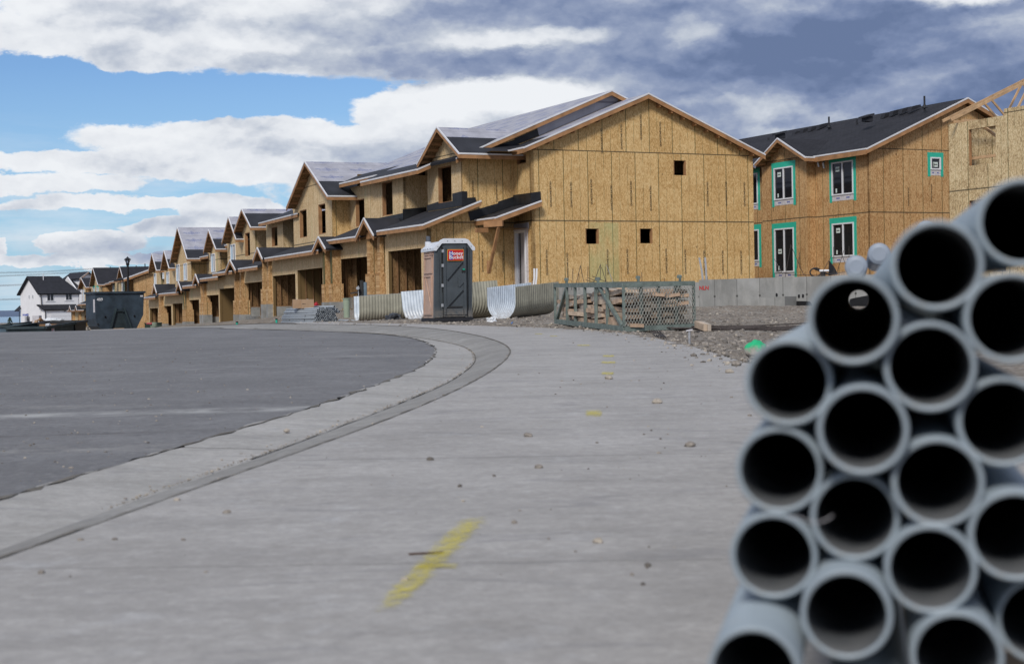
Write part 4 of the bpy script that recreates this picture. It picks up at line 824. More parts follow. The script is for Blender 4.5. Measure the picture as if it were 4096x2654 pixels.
for u, v in ((442, 1064), (545, 1060), (580, 1052)):
    m = MB(); t_, z_ = G_.w(u, v+9, 8.5); m.tube(G_.pt(t_, 8.5, z_-.8), G_.pt(t_, 8.5, z_+.25), .07, FELTB); m.build('vent_pipe', HG)
B_ = B_keep
# ================================================================ finished-roof house on the right
ro = P(3480, 900, 76.0); R_ = Fr(ro.x, ro.y, radians(26))
OSBR = osb('osb_orange', (.32, .165, .065), (.47, .275, .12), (.60, .40, .20), R_.t(3490, 848, 0)[1], .0)
RH = thing('townhouse', 'orange chipboard house under a finished black shingle roof, its windows framed in green tape', 'house', R_.pt(0, 0, 1), 'houses on the right')
def rz(u, v, w): return R_.w(u, v, w)
rt_n = R_.w(3263.6, 800, 0)[0]; bl, br_ = R_.w(3048.6, 800, -.55)[0], R_.w(3227.7, 800, -.55)[0]
bay(RH, R_, 0, 0, 0, .6, 8.2, [(3327.6, 3414, 645, 779, 'taped'), (3330, 3417, 891, 1026, 'taped')], 1, OSBR, tt=(rt_n+1.2, .001))
bay(RH, R_, 0, 0, -.55, .6, R_.w(3130, 640, -.55)[1], [(3097, 3173, 668, 798, 'taped'), (3099, 3177, 912, 1089, 'taped')], .4, OSBR, tt=(bl, br_))
bay(RH, R_, 0, 0, .25, .6, 7.6, [(2983, 3032, 694, 818, 'taped'), (2983, 3037, 919, 1045, 'taped')], .6, OSBR, tt=(bl+4, bl-.5))
g = gbR = None
B_keep = B_; B_ = R_
g = gb((3111, 552.7), (3015.8, 662), (3221.4, 624), -.55, .5, 4.4, SHB, wt=(bl, br_)); cross_gable(RH, R_, *g[0], mat=OSBR, **g[1]); B_ = B_keep
ez = R_.w(3370, 608, -.45)[1]; rw, rzz = R_.t(3870, 391, -.4); sl = (rzz-ez)/(rw+.45)
m = MB(); slab(m, R_.pt(-.4, -.45, ez), R_.pt(26, -.45, ez), R_.pt(26, rw, rzz), R_.pt(-.4, rw, rzz), .14, SHB); slab(m, R_.pt(-.4, 2*rw+.4, ez), R_.pt(26, 2*rw+.4, ez), R_.pt(26, rw, rzz), R_.pt(-.4, rw, rzz), .14, SHB)
m.build('roof', RH)
fb, db = MB(), MB(); trim(fb, db, R_.pt(-.4, -.45, ez), R_.pt(rt_n, -.45, ez), -R_.g, .24); trim(fb, db, R_.pt(-.4, -.45, ez), R_.pt(-.4, rw, rzz), -R_.f, .20); trim(fb, db, R_.pt(-.4, rw, rzz), R_.pt(-.4, 2*rw+.4, ez), -R_.f, .20); fb.build('fascia', RH); db.build('drip_edge', RH)
m = MB(); hr = hole(R_, 0, 3721, 3762, 629, 679); wallp(m, R_.pt(0, 0, 0), R_.g, -R_.f, 0, 15, .6, ez-.2, [hr], .15, OSBR, LUM, guv(R_, .35)); m.prism([R_.pt(0, 0, ez-.197), R_.pt(0, 2*rw-.1, ez-.197), R_.pt(0, rw, rzz-.2), R_.pt(0, 0, ez+.05)], R_.f*.15, OSBR, uvf=guv(R_, .35))
m.prism([R_.pt(.2, 15, .6), R_.pt(25, 15, .6), R_.pt(25, 15, ez), R_.pt(.2, 15, ez)], -R_.g*.15, OSBR, uvf=fuv(R_)); m.prism([R_.pt(25, .3, .6), R_.pt(25, 15, .6), R_.pt(25, 15, ez), R_.pt(25, .3, ez)], -R_.f*.15, OSBR, uvf=guv(R_)); m.build('wall', RH)
rough_window(RH, R_, 0, hr[0], hr[1], hr[2], hr[3], 'tapeds', 'g')
m = MB(); stamps(m, R_.pt(0, 0, 0), R_.g, -R_.f, [(2.4+i*1.45, 5.9+.2*(i % 2)) for i in range(3)]+[(2.2, 3.2), (4.6, 3.0)], .19); stamps(m, R_.pt(0, 0, 0), -R_.f, -R_.g, [(-1.4, 3.), (-6.3, 6.2)], .17); stamps(m, R_.pt(0, -.55, 0), -R_.f, -R_.g, [(-(br_+.9), 6.2), (-(bl-1.0), 6.), (-(br_+.7), 3.)], .17); m.build('printed_lettering', RH)
for i, (u, v) in enumerate([(3556, 446), (3590, 436), (3627, 427), (3664, 419), (3197, 519), (3230, 508), (3262, 500), (3296, 491)]):
    t_, z_ = R_.w(u, v+8, rw-.9); m = MB(); m.prism([R_.pt(t_, rw-.9-.35, z_-.25), R_.pt(t_, rw-.9+.35, z_+.02), R_.pt(t_, rw-.9+.3, z_+.13), R_.pt(t_, rw-.9-.25, z_+.0)], R_.f*.30, FELTB); m.build('ridge_vent', RH)
for u, v, h in ((3698, 386, .5), (3316, 466, .55), (3428, 478, .6), (3074, 548, .6)):
    t_, z_ = R_.w(u, v+34, rw-1.5); m = MB(); m.tube(R_.pt(t_, rw-1.5, z_-.3), R_.pt(t_, rw-1.5, z_+.45), .05, FELTB); m.tube(R_.pt(t_, rw-1.5, z_-.15), R_.pt(t_, rw-1.5, z_+.02), .16, FLASH, r2=.06); m.build('vent_pipe', RH)
for u, v in ((3469, 478), (3121, 545)):
    t_, z_ = R_.w(u, v, rw-3.0); m = MB(); m.box(R_.pt(t_, rw-3., z_+.02), R_.f*.2, R_.g*.2, (0, 0, .14), FELTB); m.box(R_.pt(t_, rw-3.05, z_+.18), R_.f*.3, R_.g*.28+V((0, 0, .08)), (0, 0, .04), FELTB); m.build('roof_vent', RH)
FOIL = plain('foil', (.6, .6, .62), .25, .2, 30., metal=.9, bmp=.6)
for u, v in ((3273, 640), (3294, 645)):
    t_, z_ = R_.w(u, v, -.15); m = MB(); m.tube(R_.pt(t_, -.02, z_+.2), R_.pt(t_-.05, -.22, z_-.1), .07, FOIL); m.tube(R_.pt(t_-.05, -.22, z_-.1), R_.pt(t_-.05, -.16, z_-.35), .06, FOIL); m.build('duct', RH)
# far block behind the gap, same kind of roof
# ================================================================ roofless house at the right edge
to = P(3799, 900, 70.0); T_ = Fr(to.x, to.y, radians(26))
TH = thing('townhouse', 'roofless pale chipboard house with bare roof trusses at the right edge', 'house', T_.pt(0, 0, 1.2), 'houses on the right')
def tw_(u, v, w=0): return T_.w(u, v, w)
ztp = tw_(3860, 487)[1]; t1_ = tw_(4016, 470)[0]; t2_ = t1_-9; ho = (tw_(3983, 580)[0], tw_(3876, 580)[0], tw_(3930, 657)[1], tw_(3930, 510)[1]); h2 = (tw_(4096, 800)[0], tw_(3877, 796)[0], 2.0, tw_(3900, 796)[1]-.05)
OSBTT = osb('osb_new', (.32, .22, .12), (.56, .42, .23), (.74, .61, .38), tw_(3860, 760)[1])
m = MB(); wallp(m, T_.pt(0, 0, 0), T_.f, -T_.g, t1_, -.001, .8, ztp, [ho, h2], .15, OSBTT, LUM, fuv(T_)); wallp(m, T_.pt(0, 0, 0), T_.f, -T_.g, t2_, t1_-.002, .8, ztp+.28, [], .15, OSBTT, LUM, fuv(T_))
m.prism([T_.pt(0, .16, .8), T_.pt(0, 7, .8), T_.pt(0, 7, ztp-.05), T_.pt(0, .16, ztp-.05)], -T_.f*.12, OSBTT, uvf=guv(T_)); m.prism([T_.pt(-.13, 3.4, 5.0), T_.pt(t2_, 3.4, 5.), T_.pt(t2_, 3.4, ztp-.1), T_.pt(-.13, 3.4, ztp-.1)], T_.g*.12, OSBI, uvf=fuv(T_)); m.prism([T_.pt(-.13, .16, 4.9), T_.pt(t2_, .16, 4.9), T_.pt(t2_, 3.39, 4.9), T_.pt(-.13, 3.39, 4.9)], (0, 0, .1), OSBI)
m.prism([T_.pt(t2_, .16, .8), T_.pt(t2_, 7, .8), T_.pt(t2_, 7, ztp), T_.pt(t2_, .16, ztp)], T_.f*.12, OSBTT, uvf=guv(T_)); m.prism([T_.pt(0, 7, .8), T_.pt(t2_, 7, .8), T_.pt(t2_, 7, 4.8), T_.pt(0, 7, 4.8)], T_.g*.12, OSBTT, uvf=fuv(T_)); m.build('wall', TH)
m = MB(); tt = -.5
while tt > t2_: m.box(T_.pt(tt, 3.32, (5.+ztp)/2), T_.f*.022, T_.g*.06, (0, 0, (ztp-5.1)/2), LUML); tt -= .45
m.beam(T_.pt(ho[0]-.1, .3, ho[2]+.35), T_.pt(ho[1]+.1, .3, ho[2]+.62*0+.35), .1, .12, LUML); m.beam(T_.pt(ho[1]-.4, .5, ho[3]+.1), T_.pt(ho[0]-.2, .5, ho[2]+.75), .09, .12, LUML); m.build('stud_framing', TH)
for i in range(2):
    tt = -.25-i*.55; m = MB(); zb = ztp+(.06 if tt > t1_ else .34); rf = 6.5
    if i in (0, 1): zb += .02
    m.beam(T_.pt(tt, -.55, zb+.02), T_.pt(tt, rf, zb+.02+(rf+.55)*.42), .045, .13, LUML); m.beam(T_.pt(tt, .1, zb+.02), T_.pt(tt, 2*rf, zb+.02), .045, .12, LUML); m.beam(T_.pt(tt, rf, zb+.02+(rf+.55)*.42), T_.pt(tt, 2*rf+.5, zb+.02), .045, .13, LUML)
    for a, b in ((1.8, 2.9), (2.9, 4.2), (4.2, 5.2), (5.2, 6.5)): m.beam(T_.pt(tt, a, zb+.02 if a in (2.9, 5.2) else zb+(a+.55)*.42), T_.pt(tt, b, zb+(b+.55)*.42 if a in (2.9, 5.2) else zb+.02), .045, .1, LUML)
    m.build('roof_truss', TH)
# ================================================================ foundation wall in front of the houses
fa, fb_, fc, fd = P(2150, 1254, 63.), P(2812, 1255, 58.5), P(2812, 1255, 58.2), P(3700, 1250, 53.0)
def ztop(p, v, u): return P(u, v, p.y).z
FW = thing('foundation_wall', 'bare grey concrete foundation wall with red letters, standing before the big gable end', 'wall', fb_)
za, zb_, zc_, zd_ = ztop(fa, 1158, 2150), ztop(fb_, 1127, 2812), ztop(fc, 1122, 2812), ztop(fd, 1098, 3700)
m = MB(); dd = (fb_-fa).normalized(); nb = V((-dd.y, dd.x, 0)); L1 = lambda o: (lambda p: ((V(p)-o).dot(dd), p.z))
m.prism([V((fa.x, fa.y, .1)), V((fb_.x, fb_.y, .1)), V((fb_.x, fb_.y, zb_)), V((fa.x, fa.y, zb_-.02))], nb*.25, FCON, uvf=L1(fa))
e2 = (fd-fc); e2.z = 0; e2.normalize(); nb2 = V((-e2.y, e2.x, 0)); O2 = fc-nb2*.25
def fwp(s, z, d=0): return V((fc.x, fc.y, 0))+e2*s-nb2*(.25+d)+V((0, 0, z))
Lw = (fd-fc).length
m.prism([fwp(0, .1), fwp(Lw, -.1), fwp(Lw, zb_+.09), fwp(0, zb_+.07)], nb2*.25, FCON, uvf=lambda p: ((V(p)-fc).dot(e2)+.28, p.z))
m.build('wall', FW)
s3 = 3.0+.0; 
def fws(u, v=1200):
    d = ray(u, v); nrm = -nb2; o = fwp(0, 0); k = (nrm.x*o.x+nrm.y*o.y)/(nrm.x*d[0]+nrm.y); x, y = d[0]*k, k; return (V((x, y, 0))-V((o.x, o.y, 0))).dot(e2), ZC+d[1]*k
s0, _ = fws(3086); s1, _ = fws(3186); _, zl = fws(3100, 1186); m = MB(); m.prism([fwp(s0, .1), fwp(s1, .1), fwp(s1, zl), fwp(s0, zl-.03)], -nb2*.9, FCON, uvf=lambda p: ((V(p)-fc).dot(e2)*1.3, p.z)); m.build('footing_block', FW)
RED = plain('red_paint', (.45, .03, .03), .7, .3, 20.); TAR = plain('tar', (.008, .008, .009), .5, .2)
m = MB(); sa, zr_ = fws(2812, 1152); m.text('NLN', fwp(.04, zr_, .012)+e2*.17, e2, (0, 0, 1), .20, RED, .0, bold=.03); m.build('red_lettering', FW)
def blob(mb, s0, s1, z0, z1, mat, d=.012, n=18, seed=1):
    pts = []
    for i in range(n):
        a = 2*pi*i/n; rr = 1+.28*mn.noise(V((cos(a)*1.3, sin(a)*1.3, seed))); x = copysign(abs(cos(a))**.55, cos(a)); y = copysign(abs(sin(a))**.55, sin(a))
        pts.append(fwp((s0+s1)/2+(s1-s0)/2*rr*x, (z0+z1)/2+(z1-z0)/2*rr*y, d))
    mb.prism(pts, nb2*.008, mat)
m = MB(); a, zz1 = fws(3164, 1204); b, zz0 = fws(3245, 1258); blob(m, a, b+.1, zz0-.2, zz1, TAR)
a, z1_ = fws(3050, 1229); b, z0_ = fws(3084, 1240); m.prism([fwp(a, z0_, .01), fwp(b, z0_-.02, .01), fwp(b, z1_+.09, .01), fwp((a+b)/2, z1_+.05, .01)], nb2*.006, TAR); c, _ = fws(3070); m.prism([fwp(c, .45, .01), fwp(c+.06, .45, .01), fwp(c+.04, z0_, .01), fwp(c, z0_, .01)], nb2*.006, TAR)
for u, v in ((3107, 1178), (3196, 1183), (3212, 1182)):
    a, z_ = fws(u, v); blob(m, a-.04, a+.04, z_-.07, z_+.05, TAR, seed=u)
a, zz1 = fws(3395, 1186); b, zz0 = fws(3500, 1250); blob(m, a, b, zz0-.2, zz1, TAR, seed=4); m.build('tar_patch', FW)
REB = plain('rebar_steel', (.055, .045, .042), .7, .3, 30.); GALV = plain('galvanised_steel', (.42, .43, .45), .4, .15, 20., metal=.4)
m = MB()
for i in range(26):
    s = -11+i*1.02+random.uniform(-.2, .2); p = fb_+dd*s if s < 0 else fwp(s, 0, -.12); p = V((p.x, p.y, zb_)); 
    if s < 0: p += nb*.12
    m.tube(p-V((0, 0, .05)), p+V((random.uniform(-.02, .02), 0, random.choice((.08, .12, .2)))), .008, REB, 5)
m.build('dowel', FW)
def rebar(label, pts, r=.011, mat=None):
    m = MB(); m.poly_tube(pts, r, mat or REB, 5); o = m.build('reinforcing_bar', loc=pts[0]); tag(o, label, 'rebar', 'bars and straps standing at the foundation wall'); return o
Yw = 60.
stick = [((2286, 1160), (2292, 1073)), ((2299, 1160), (2322, 1060)), ((2316, 1160), (2316, 1094)), ((2344, 1165), (2321, 1060)), ((2351, 1150), (2352, 1064)), ((2375, 1130), (2403, 1055)), ((2401, 1120), (2402, 1060)), ((2406, 1068), (2427, 1140)), ((2421, 1064), (2425, 1140)), ((2425, 1058), (2452, 1128)), ((2568, 1128), (2567, 1088))]
names = ['leftmost of the thin bars leaning before the gable wall', 'long thin bar leaning right, second from the left before the gable wall', 'short upright bar between two leaning ones before the gable wall', 'thin bar leaning left that crosses the top of a right leaning one', 'upright thin bar just left of the green stained board', 'long bar leaning right in front of the green stain', 'upright bar in the middle of the green stained board', 'bar leaning left that meets the tall one on the green stain', 'upright bar right of the tall pair on the green stain', 'silvery strap bent to the left over the green stain edge', 'single short upright bar below the right window hole']
for ((a, b), (c, d)), nm in zip(stick, names): rebar(nm, [P(a, b, Yw), P(c, d, Yw)], mat=GALV if 'silvery' in nm else REB)
for i, ((a, b), (c, d)) in enumerate([((2343, 1119), (2420, 1142)), ((2352, 1111), (2418, 1136)), ((2368, 1104), (2424, 1126))]): rebar(('lowest', 'middle', 'upper')[i]+' of three bars jutting left above the back of the steel rack', [P(a, b, Yw-1), P(c, d, Yw-1)])
for i, (us, lab) in enumerate([(((2811, 1120), (2807, 1080), (2797, 1030)), 'galvanised strap bent left above the red letters'), (((2826, 1121), (2824, 1070), (2820, 1029)), 'straight galvanised strap right of the bent one above the red letters'), (((2132, 1150), (2137, 1110), (2137, 1073)), 'left one of two white strips standing beside the entry door'), (((2141, 1150), (2146, 1110), (2147, 1073)), 'right one of two white strips standing beside the entry door')]):
    m = MB(); yy = 58.4 if i < 2 else 64
    for a, b in zip(us, us[1:]): m.beam(P(a[0], a[1], yy), P(b[0], b[1], yy), .07, .008, GALV if i < 2 else VINYL, up=(0, 1, 0))
    tag(m.build('anchor_strap', loc=P(us[0][0], us[0][1], yy)), lab, 'strap')
for lab, pts in (('thin bar leaning right below the left taped window', [(3094, 1030), (3132, 1098)]), ('thin bar leaning left, one leg of an inverted V by the lower window', [(3164, 977), (3140, 1110)]), ('long bar leaning right from the top of the inverted V', [(3163, 978), (3215, 1100)]), ('bar leaning left right of the lower taped door window', [(3199, 1013), (3182, 1100)]), ('bent bar rising to the right under the right lower window', [(3280, 1108), (3328, 1018)]), ('upright bar at the left edge of the right lower window', [(3334, 987), (3337, 1103)]), ('bar leaning right that crosses the right lower window', [(3361, 1004), (3396, 1090)]), ('upright bar near the right edge of the right lower window', [(3396, 984), (3396, 1030)]), ('long bar lying almost flat on top of the foundation wall', [(3100, 1085), (3180, 1100), (3300, 1098), (3380, 1088)]), ('bar leaning left across the first one over the right lower window', [(3375, 1002), (3345, 1100)])):
    rebar(lab, [P(a, b, 60) for a, b in pts], .010, plain('rebar_pale', (.16, .15, .15), .6, .2) if lab.startswith('thin bar leaning right') else None)
HOSE = plain('black_hose', (.02, .02, .022), .5, .1); hp = []
for i in range(26):
    a = -2.3+i/25*2*pi*1.05; hp.append(P(3262+22*cos(a), 1089+17*sin(a), 61))
hp += [P(3290, 1088, 61), P(3316, 1096, 61)]
m = MB(); m.poly_tube(hp, .03, HOSE, 6); tag(m.build('hose', loc=hp[0]), 'black hose coiled in a loop on the foundation wall', 'hose')
m = MB(); m.tube(P(3278, 1083, 60.5), P(3315, 1082, 60.5), .045, VINYL); m.tube(P(3293, 1080, 60.6), P(3293, 1104, 60.6), .09, INK); tag(m.build('pump', loc=P(3290, 1100, 60.5)), 'black pump with a white pipe stub beside the coiled hose', 'pump')
m = MB(); m.prism([P(3318, 1042, 61), P(3316, 1102, 61), P(3352, 1096, 60.5), P(3340, 1072, 60.8)], (0, .15, 0), FLASH); tag(m.build('tarpaulin', loc=P(3318, 1100, 61)), 'black sheet hanging below the right lower taped window', 'tarp')
# ================================================================ portable toilet
def Gp(u, v, dz=0.):
    d = ray(u, v); y = 2.
    while y < 300:
        x = d[0]*y
        if ZC+d[1]*y <= gz(x, y)+dz: return V((x, y, gz(x, y)))
        y += .02
    return P(u, v, 300)
def ground_at(u, Y): 
    p = P(u, 1250, Y); return V((p.x, p.y, gz(p.x, p.y)))
PG = plain('porta_grey', (.060, .072, .082), .5, .12, 3., fine=.06, mud=.42); PT = plain('porta_tan', (.47, .32, .245), .55, .1, 3., mud=.45); PW = plain('porta_white', (.62, .65, .70), .4, .05)
g0 = ground_at(1737, 41.0); th = radians(18.5)
class Loc:
    def __init__(s, o, a, lean=(0, 0)): s.o = V(o); s.x = V((cos(a), sin(a), 0)); s.y = V((-sin(a), cos(a), 0)); s.z = V((0, 0, 1))+s.x*lean[0]+s.y*lean[1]
    def __call__(s, x, y, z): return s.o+s.x*x+s.y*y+s.z*z
q = Loc(g0, th, (.03, 0)); W, D = 1.03, 1.18
PO = thing('portable_toilet', 'grey and tan portable toilet with white roof and red sign, standing at the kerb bend', 'toilet', g0)
m = MB(); m.box(q(W/2, D/2, .07), q.x*(W/2+.03), q.y*(D/2+.03), (0, 0, .045), FELTB)
for x in (.12, W-.12): m.box(q(x, D/2, .02), q.x*.06, q.y*(D/2+.1), (0, 0, .03), INK)
m.build('skid_base', PO)
def body_prof(e=0): return [(0-e, .12), (W+e, .12), (W+e, 1.93+e), (W-.22, 2.10+e), (.22, 2.10+e), (-e, 1.93+e)]
m = MB(); m.prism([q(x, .12, z) for x, z in body_prof(-.01)], q.y*(D-.14), PT)
for y0, y1, z0, z1 in ((.16, .99, .2, 1.25), (.16, .99, 1.3, 1.75)):
    for (a, b, c, d_) in ((y0, y0+.04, z0, z1), (y1-.04, y1, z0, z1), (y0, y1, z0, z0+.04), (y0, y1, z1-.04, z1)): m.box(q(-.0, .12+(a+b)/2*.95, (c+d_)/2), q.x*.018, q.y*(b-a)/2*.95, (0, 0, (d_-c)/2), PT)
for i in range(3):
    for (a, b) in ((.2, .58), (.66, 1.05)): m.box(q(.0, (a+b)/2, 1.80+.05*i), q.x*.02, q.y*(b-a)/2, (0, 0, .012), PT)
m.beam(q(-.005, .3, .35), q(-.005, .9, 1.2), .02, .03, PT); m.build('side_panel', PO)
m = MB(); m.prism([q(x, 0, z) for x, z in ((0, .12), (W, .12), (W, 1.90), (W-.19, 2.06), (.19, 2.06), (0, 1.90))], q.y*.12, PG)
for x in (.10, W-.10): m.box(q(x, -.02, .22), q.x*.10, q.y*.02, (0, 0, .09), PG); m.box(q(x, -.018, 1.1), q.x*.012, q.y*.01, (0, 0, .85), PG)
m.build('front_frame', PO)
m = MB(); dx0, dx1 = .20, .86; m.prism([q(x, -.05, z) for x, z in ((dx0, .15), (dx1, .15), (dx1, 1.98), (dx1-.05, 2.03), (dx0+.05, 2.03), (dx0, 1.98))], q.y*.05, PG)
for (a, b, c, d_) in ((dx0+.02, dx0+.09, .20, 1.97), (dx1-.09, dx1-.02, .2, 1.97), (dx0+.09, dx1-.09, .2, .36), (dx0+.09, dx1-.09, 1.90, 1.97)): m.box(q((a+b)/2, -.06, (c+d_)/2), q.x*(b-a)/2, q.y*.014, (0, 0, (d_-c)/2), PG)
for (a, c, b, d_) in ((dx0+.11, 1.12, dx1-.11, 1.62), (dx0+.11, .40, dx1-.11, .86)): m.beam(q(a, -.055, c), q(b, -.055, d_), .022, .05, PG, up=q.y); m.beam(q(a+.03, -.052, c-.04), q(b+.02, -.052, d_-.05), .01, .02, INK, up=q.y)
m.box(q((dx0+dx1)/2, -.058, .40), q.x*.22, q.y*.012, (0, 0, .018), INK)
for x in (dx0-.004, dx1+.004): m.box(q(x, -.03, 1.08), q.x*.005, q.y*.035, (0, 0, .93), INK)
door = m.build('door', PO)
m = MB(); m.prism([q(x, -.060, z) for x, z in ((.62, .95), (.66, .92), (.82, 1.10), (.82, 1.30), (.78, 1.32), (.62, 1.18))], q.y*-.012, PG); m.box(q(.76, -.078, 1.345), q.x*.045, q.y*.014, (0, 0, .035), INK); m.build('handle', door)
m = MB(); m.box(q(.76, -.094, 1.385), q.x*.030, q.y*.006, (0, 0, .016), plain('teal_indicator', (.0, .35, .22), .5, .05)); m.build('lock_indicator', door)
m = MB(); SR = plain('sign_red', (.50, .018, .016), .45, .04); SY = plain('sign_yellow', (.75, .42, .03), .45, .04); SB = plain('sign_blue', (.055, .045, .32), .45, .04); SW = plain('sign_white', (.82, .82, .84), .45, .03)
def rr(cx, cz, hw, hh, r, y, mat, t=.006):
    pts = []
    for (sx, sz, a0) in ((1, 1, 0), (-1, 1, 90), (-1, -1, 180), (1, -1, 270)):
        for k in range(4): a = radians(a0+k*30); pts.append(q(cx+sx*(hw-r)+r*cos(a), y, cz+sz*(hh-r)+r*sin(a)))
    m.prism(pts, q.y*t, mat)
rr(.535, 1.76, .222, .150, .02, -.082, SY, .01); rr(.535, 1.76, .212, .140, .016, -.088, SR)
m.prism([q(x, -.092, z) for x, z in ((.37, 1.64), (.465, 1.64), (.465, 1.79), (.50, 1.79), (.415, 1.88), (.335, 1.79), (.37, 1.79))], q.y*.003, SB)
m.text('Honey', q(.545, -.094, 1.805), q.x, q.z, .140, SW, .003, bold=.006); m.text('Bucket', q(.550, -.094, 1.705), q.x, q.z, .142, SW, .003, bold=.006); m.build('sign', door)
for z in (.45, .97, 1.49, 1.82+.05):
    m = MB(); m.box(q(dx0-.01, -.07, z), q.x*.03, q.y*.012, (0, 0, .04), GALV); m.build('hinge', door)
m = MB(); prof = [(-.05, 1.88), (-.05, 1.95), (.16, 2.16), (.24, 2.20), (W-.24, 2.20), (W-.14, 2.17), (W+.05, 1.96), (W+.05, 1.88), (W-.02, 1.88), (W-.17, 2.07), (.17, 2.07), (.02, 1.88)]
m.prism([q(x, -.05, z) for x, z in prof], q.y*.16, PW); prof2 = [(-.05, 1.88), (W+.05, 1.88), (W+.05, 1.96), (W-.16, 2.13), (.16, 2.13), (-.05, 1.95)]
m.prism([q(x, .11, z) for x, z in prof2], q.y*(D-.06), PW)
for x in (.06, .32, .52, .72, W-.06): m.box(q(x, -.056, 1.99 if x in (.06, W-.06) else 2.13), q.x*.009, q.y*.004, (0, 0, .009), PG)
for y in (.3, .55, .8, 1.0): m.box(q(-.055, y, 1.95), q.x*.004, q.y*.012, (0, 0, .012), PG)
m.build('roof', PO)
m = MB(); m.tube(q(.10, D-.12, 2.0), q(.10, D-.12, 2.16), .085, PW, 12); m.tube(q(.10, D-.12, 2.16), q(.10, D-.12, 2.31), .058, plain('vent_grey', (.09, .10, .12), .5), 12); m.build('vent_pipe', PO)
# ================================================================ corrugated window wells
WWH = plain('well_white', (.62, .68, .74), .35, .10, 4., mud=.4); WTN = plain('well_tan', (.31, .30, .24), .5, .14, 3., fine=.1, mud=.35)
def well(label, o, adir, L, b, h, roll=0., rise=0., pitch_=.095):
    a = V(adir).normalized(); b = V(b); wid = b.length; bn = b.normalized(); up = V((0, 0, 1)); up = (up*cos(roll)+bn*sin(roll)).normalized(); bn2 = (bn*cos(roll)-V((0, 0, 1))*sin(roll)); r = wid/2; prof = []
    for i in range(7): prof.append((0, h-(h-r)*i/6, -1, 0))
    for i in range(1, 16): an = pi*i/16; prof.append((r-r*cos(an), r-r*sin(an), -cos(an), -sin(an)))
    for i in range(7): prof.append((wid, r+(h-r)*i/6, 1, 0))
    n = int(L/pitch_*6); m = MB()
    for side, off, mat in ((0, .012, WTN), (1, 0., WWH)):
        vs = []
        for j in range(n+1):
            s = L*j/n; c = sin(2*pi*s/pitch_); c = .010*copysign(abs(c)**.6, c)
            for (x, z, nx, nz) in prof:
                d = c+off; vs.append(V(o)+a*s+bn2*(x+nx*d)+up*(z+nz*d)+V((0, 0, rise*s)))
        k = len(prof); m.raw(vs, [(j*k+i, j*k+i+1, (j+1)*k+i+1, (j+1)*k+i) for j in range(n) for i in range(k-1)], mat, True)
        ends = vs
    oo = m.build('window_well', loc=o); tag(oo, label, 'window well', 'corrugated window wells on the ground'); return oo
g_ = ground_at(2062, 46.3); well('corrugated window well lying open at its white end, between toilet and steel rack', V((g_.x, g_.y, g_.z-.03)), (.60, .80, 0), 2.25, (-.84, .62, 0), .98, 0, .07)
g_ = ground_at(1700, 47.6); well('corrugated window well lying partly hidden behind the portable toilet', V((g_.x+.05, g_.y, g_.z)), (.93, .36, 0), 2.4, (-.74, .80, 0), 1.06, .14, .06)
g_ = ground_at(1437, 50.); well('leftmost corrugated window well, tan side to the street, beside the pale green barrel', V((g_.x, g_.y, g_.z-.02)), (.97, .24, 0), 1.62, (-.24, .70, 0), .84, 0, .05)
# ================================================================ steel rack full of boards
GRN = plain('green_steel', (.145, .18, .165), .75, .3, 9., bmp=.15, fine=.35); MESH = plain('mesh_steel', (.30, .30, .27), .6, .25, 20.)
WD = [plain('weathered_board', (.46, .36, .27), .85, .2, 5., bmp=.3), plain('weathered_board_grey', (.40, .34, .28), .85, .2, 5., bmp=.3), plain('weathered_board_red', (.42, .30, .21), .85, .2, 5., bmp=.3)]
C = P(2497, 1326, 29.1); C.z += .0; Lp = P(2222, 1293, 35.4); Rp = P(2777, 1314, 29.6)
RK = thing('steel_rack', 'green steel rack with expanded mesh end, full of boards, on the sidewalk edge', 'rack', C)
hh = .86; U_ = V((0, 0, 1)); Fp = Lp+(Rp-C)
def edge(mb, a, b, w=.06, h=.08): mb.beam(a, b, w, h, GRN)
m = MB(); bt = .05
for a, b in ((C, Lp), (C, Rp), (Lp, Fp), (Rp, Fp)): edge(m, a+U_*bt, b+U_*bt, .06, .10); edge(m, a+U_*hh, b+U_*hh, .06, .085)
m.build('frame', RK)
def post(a, b, w=.05, mat=None):
    m = MB(); m.beam(a, b, w, w, mat or GRN, up=(C-Lp)); m.build('post', RK)
for p in (C, Lp, Rp, Fp): post(p+U_*.1, p+U_*(hh-.04))
for u in (2269, 2302, 2341, 2384, 2430):
    k = None; d = ray(u, 1250); cl = Lp-C; k = (d[0]*C.y-C.x)/(cl.x-d[0]*cl.y); p = C+cl*k; post(p+U_*.1, p+U_*(hh-.04), .055)
p = C+(Lp-C)*.02; post(p+U_*.1, C+(Lp-C)*.30+U_*(hh-.05), .06); post(Lp+(C-Lp)*.03+U_*.1, Lp+(C-Lp)*.20+U_*(hh-.05), .06)
for k in (.25, .5, .75): a = C.lerp(Rp, k); post(a+U_*.1+(Lp-C).normalized()*.03, a+U_*(hh-.04)+(Lp-C).normalized()*.03, .06)
for base_p in (C+(Lp-C)*.33, C+(Lp-C)*.80, Rp+(Fp-Rp)*.15, Fp.lerp(Rp, .35)):
    m = MB(); m.beam(base_p+U_*(hh-.15), base_p+U_*(hh+.14)-(Lp-C).normalized()*.06, .05, .018, GALV if 0 else GRN); m.tube(base_p+U_*(hh+.13)-V((.03, .03, 0)), base_p+U_*(hh+.13)+V((.03, .03, 0)), .035, GRN, 8); m.build('lifting_lug', RK)
m = MB(); rx = (Rp-C); Lr = rx.length; rxn = rx.normalized(); nn = rxn.cross(U_)
z0, z1 = .10, hh-.05; sp = .062; kx = .52
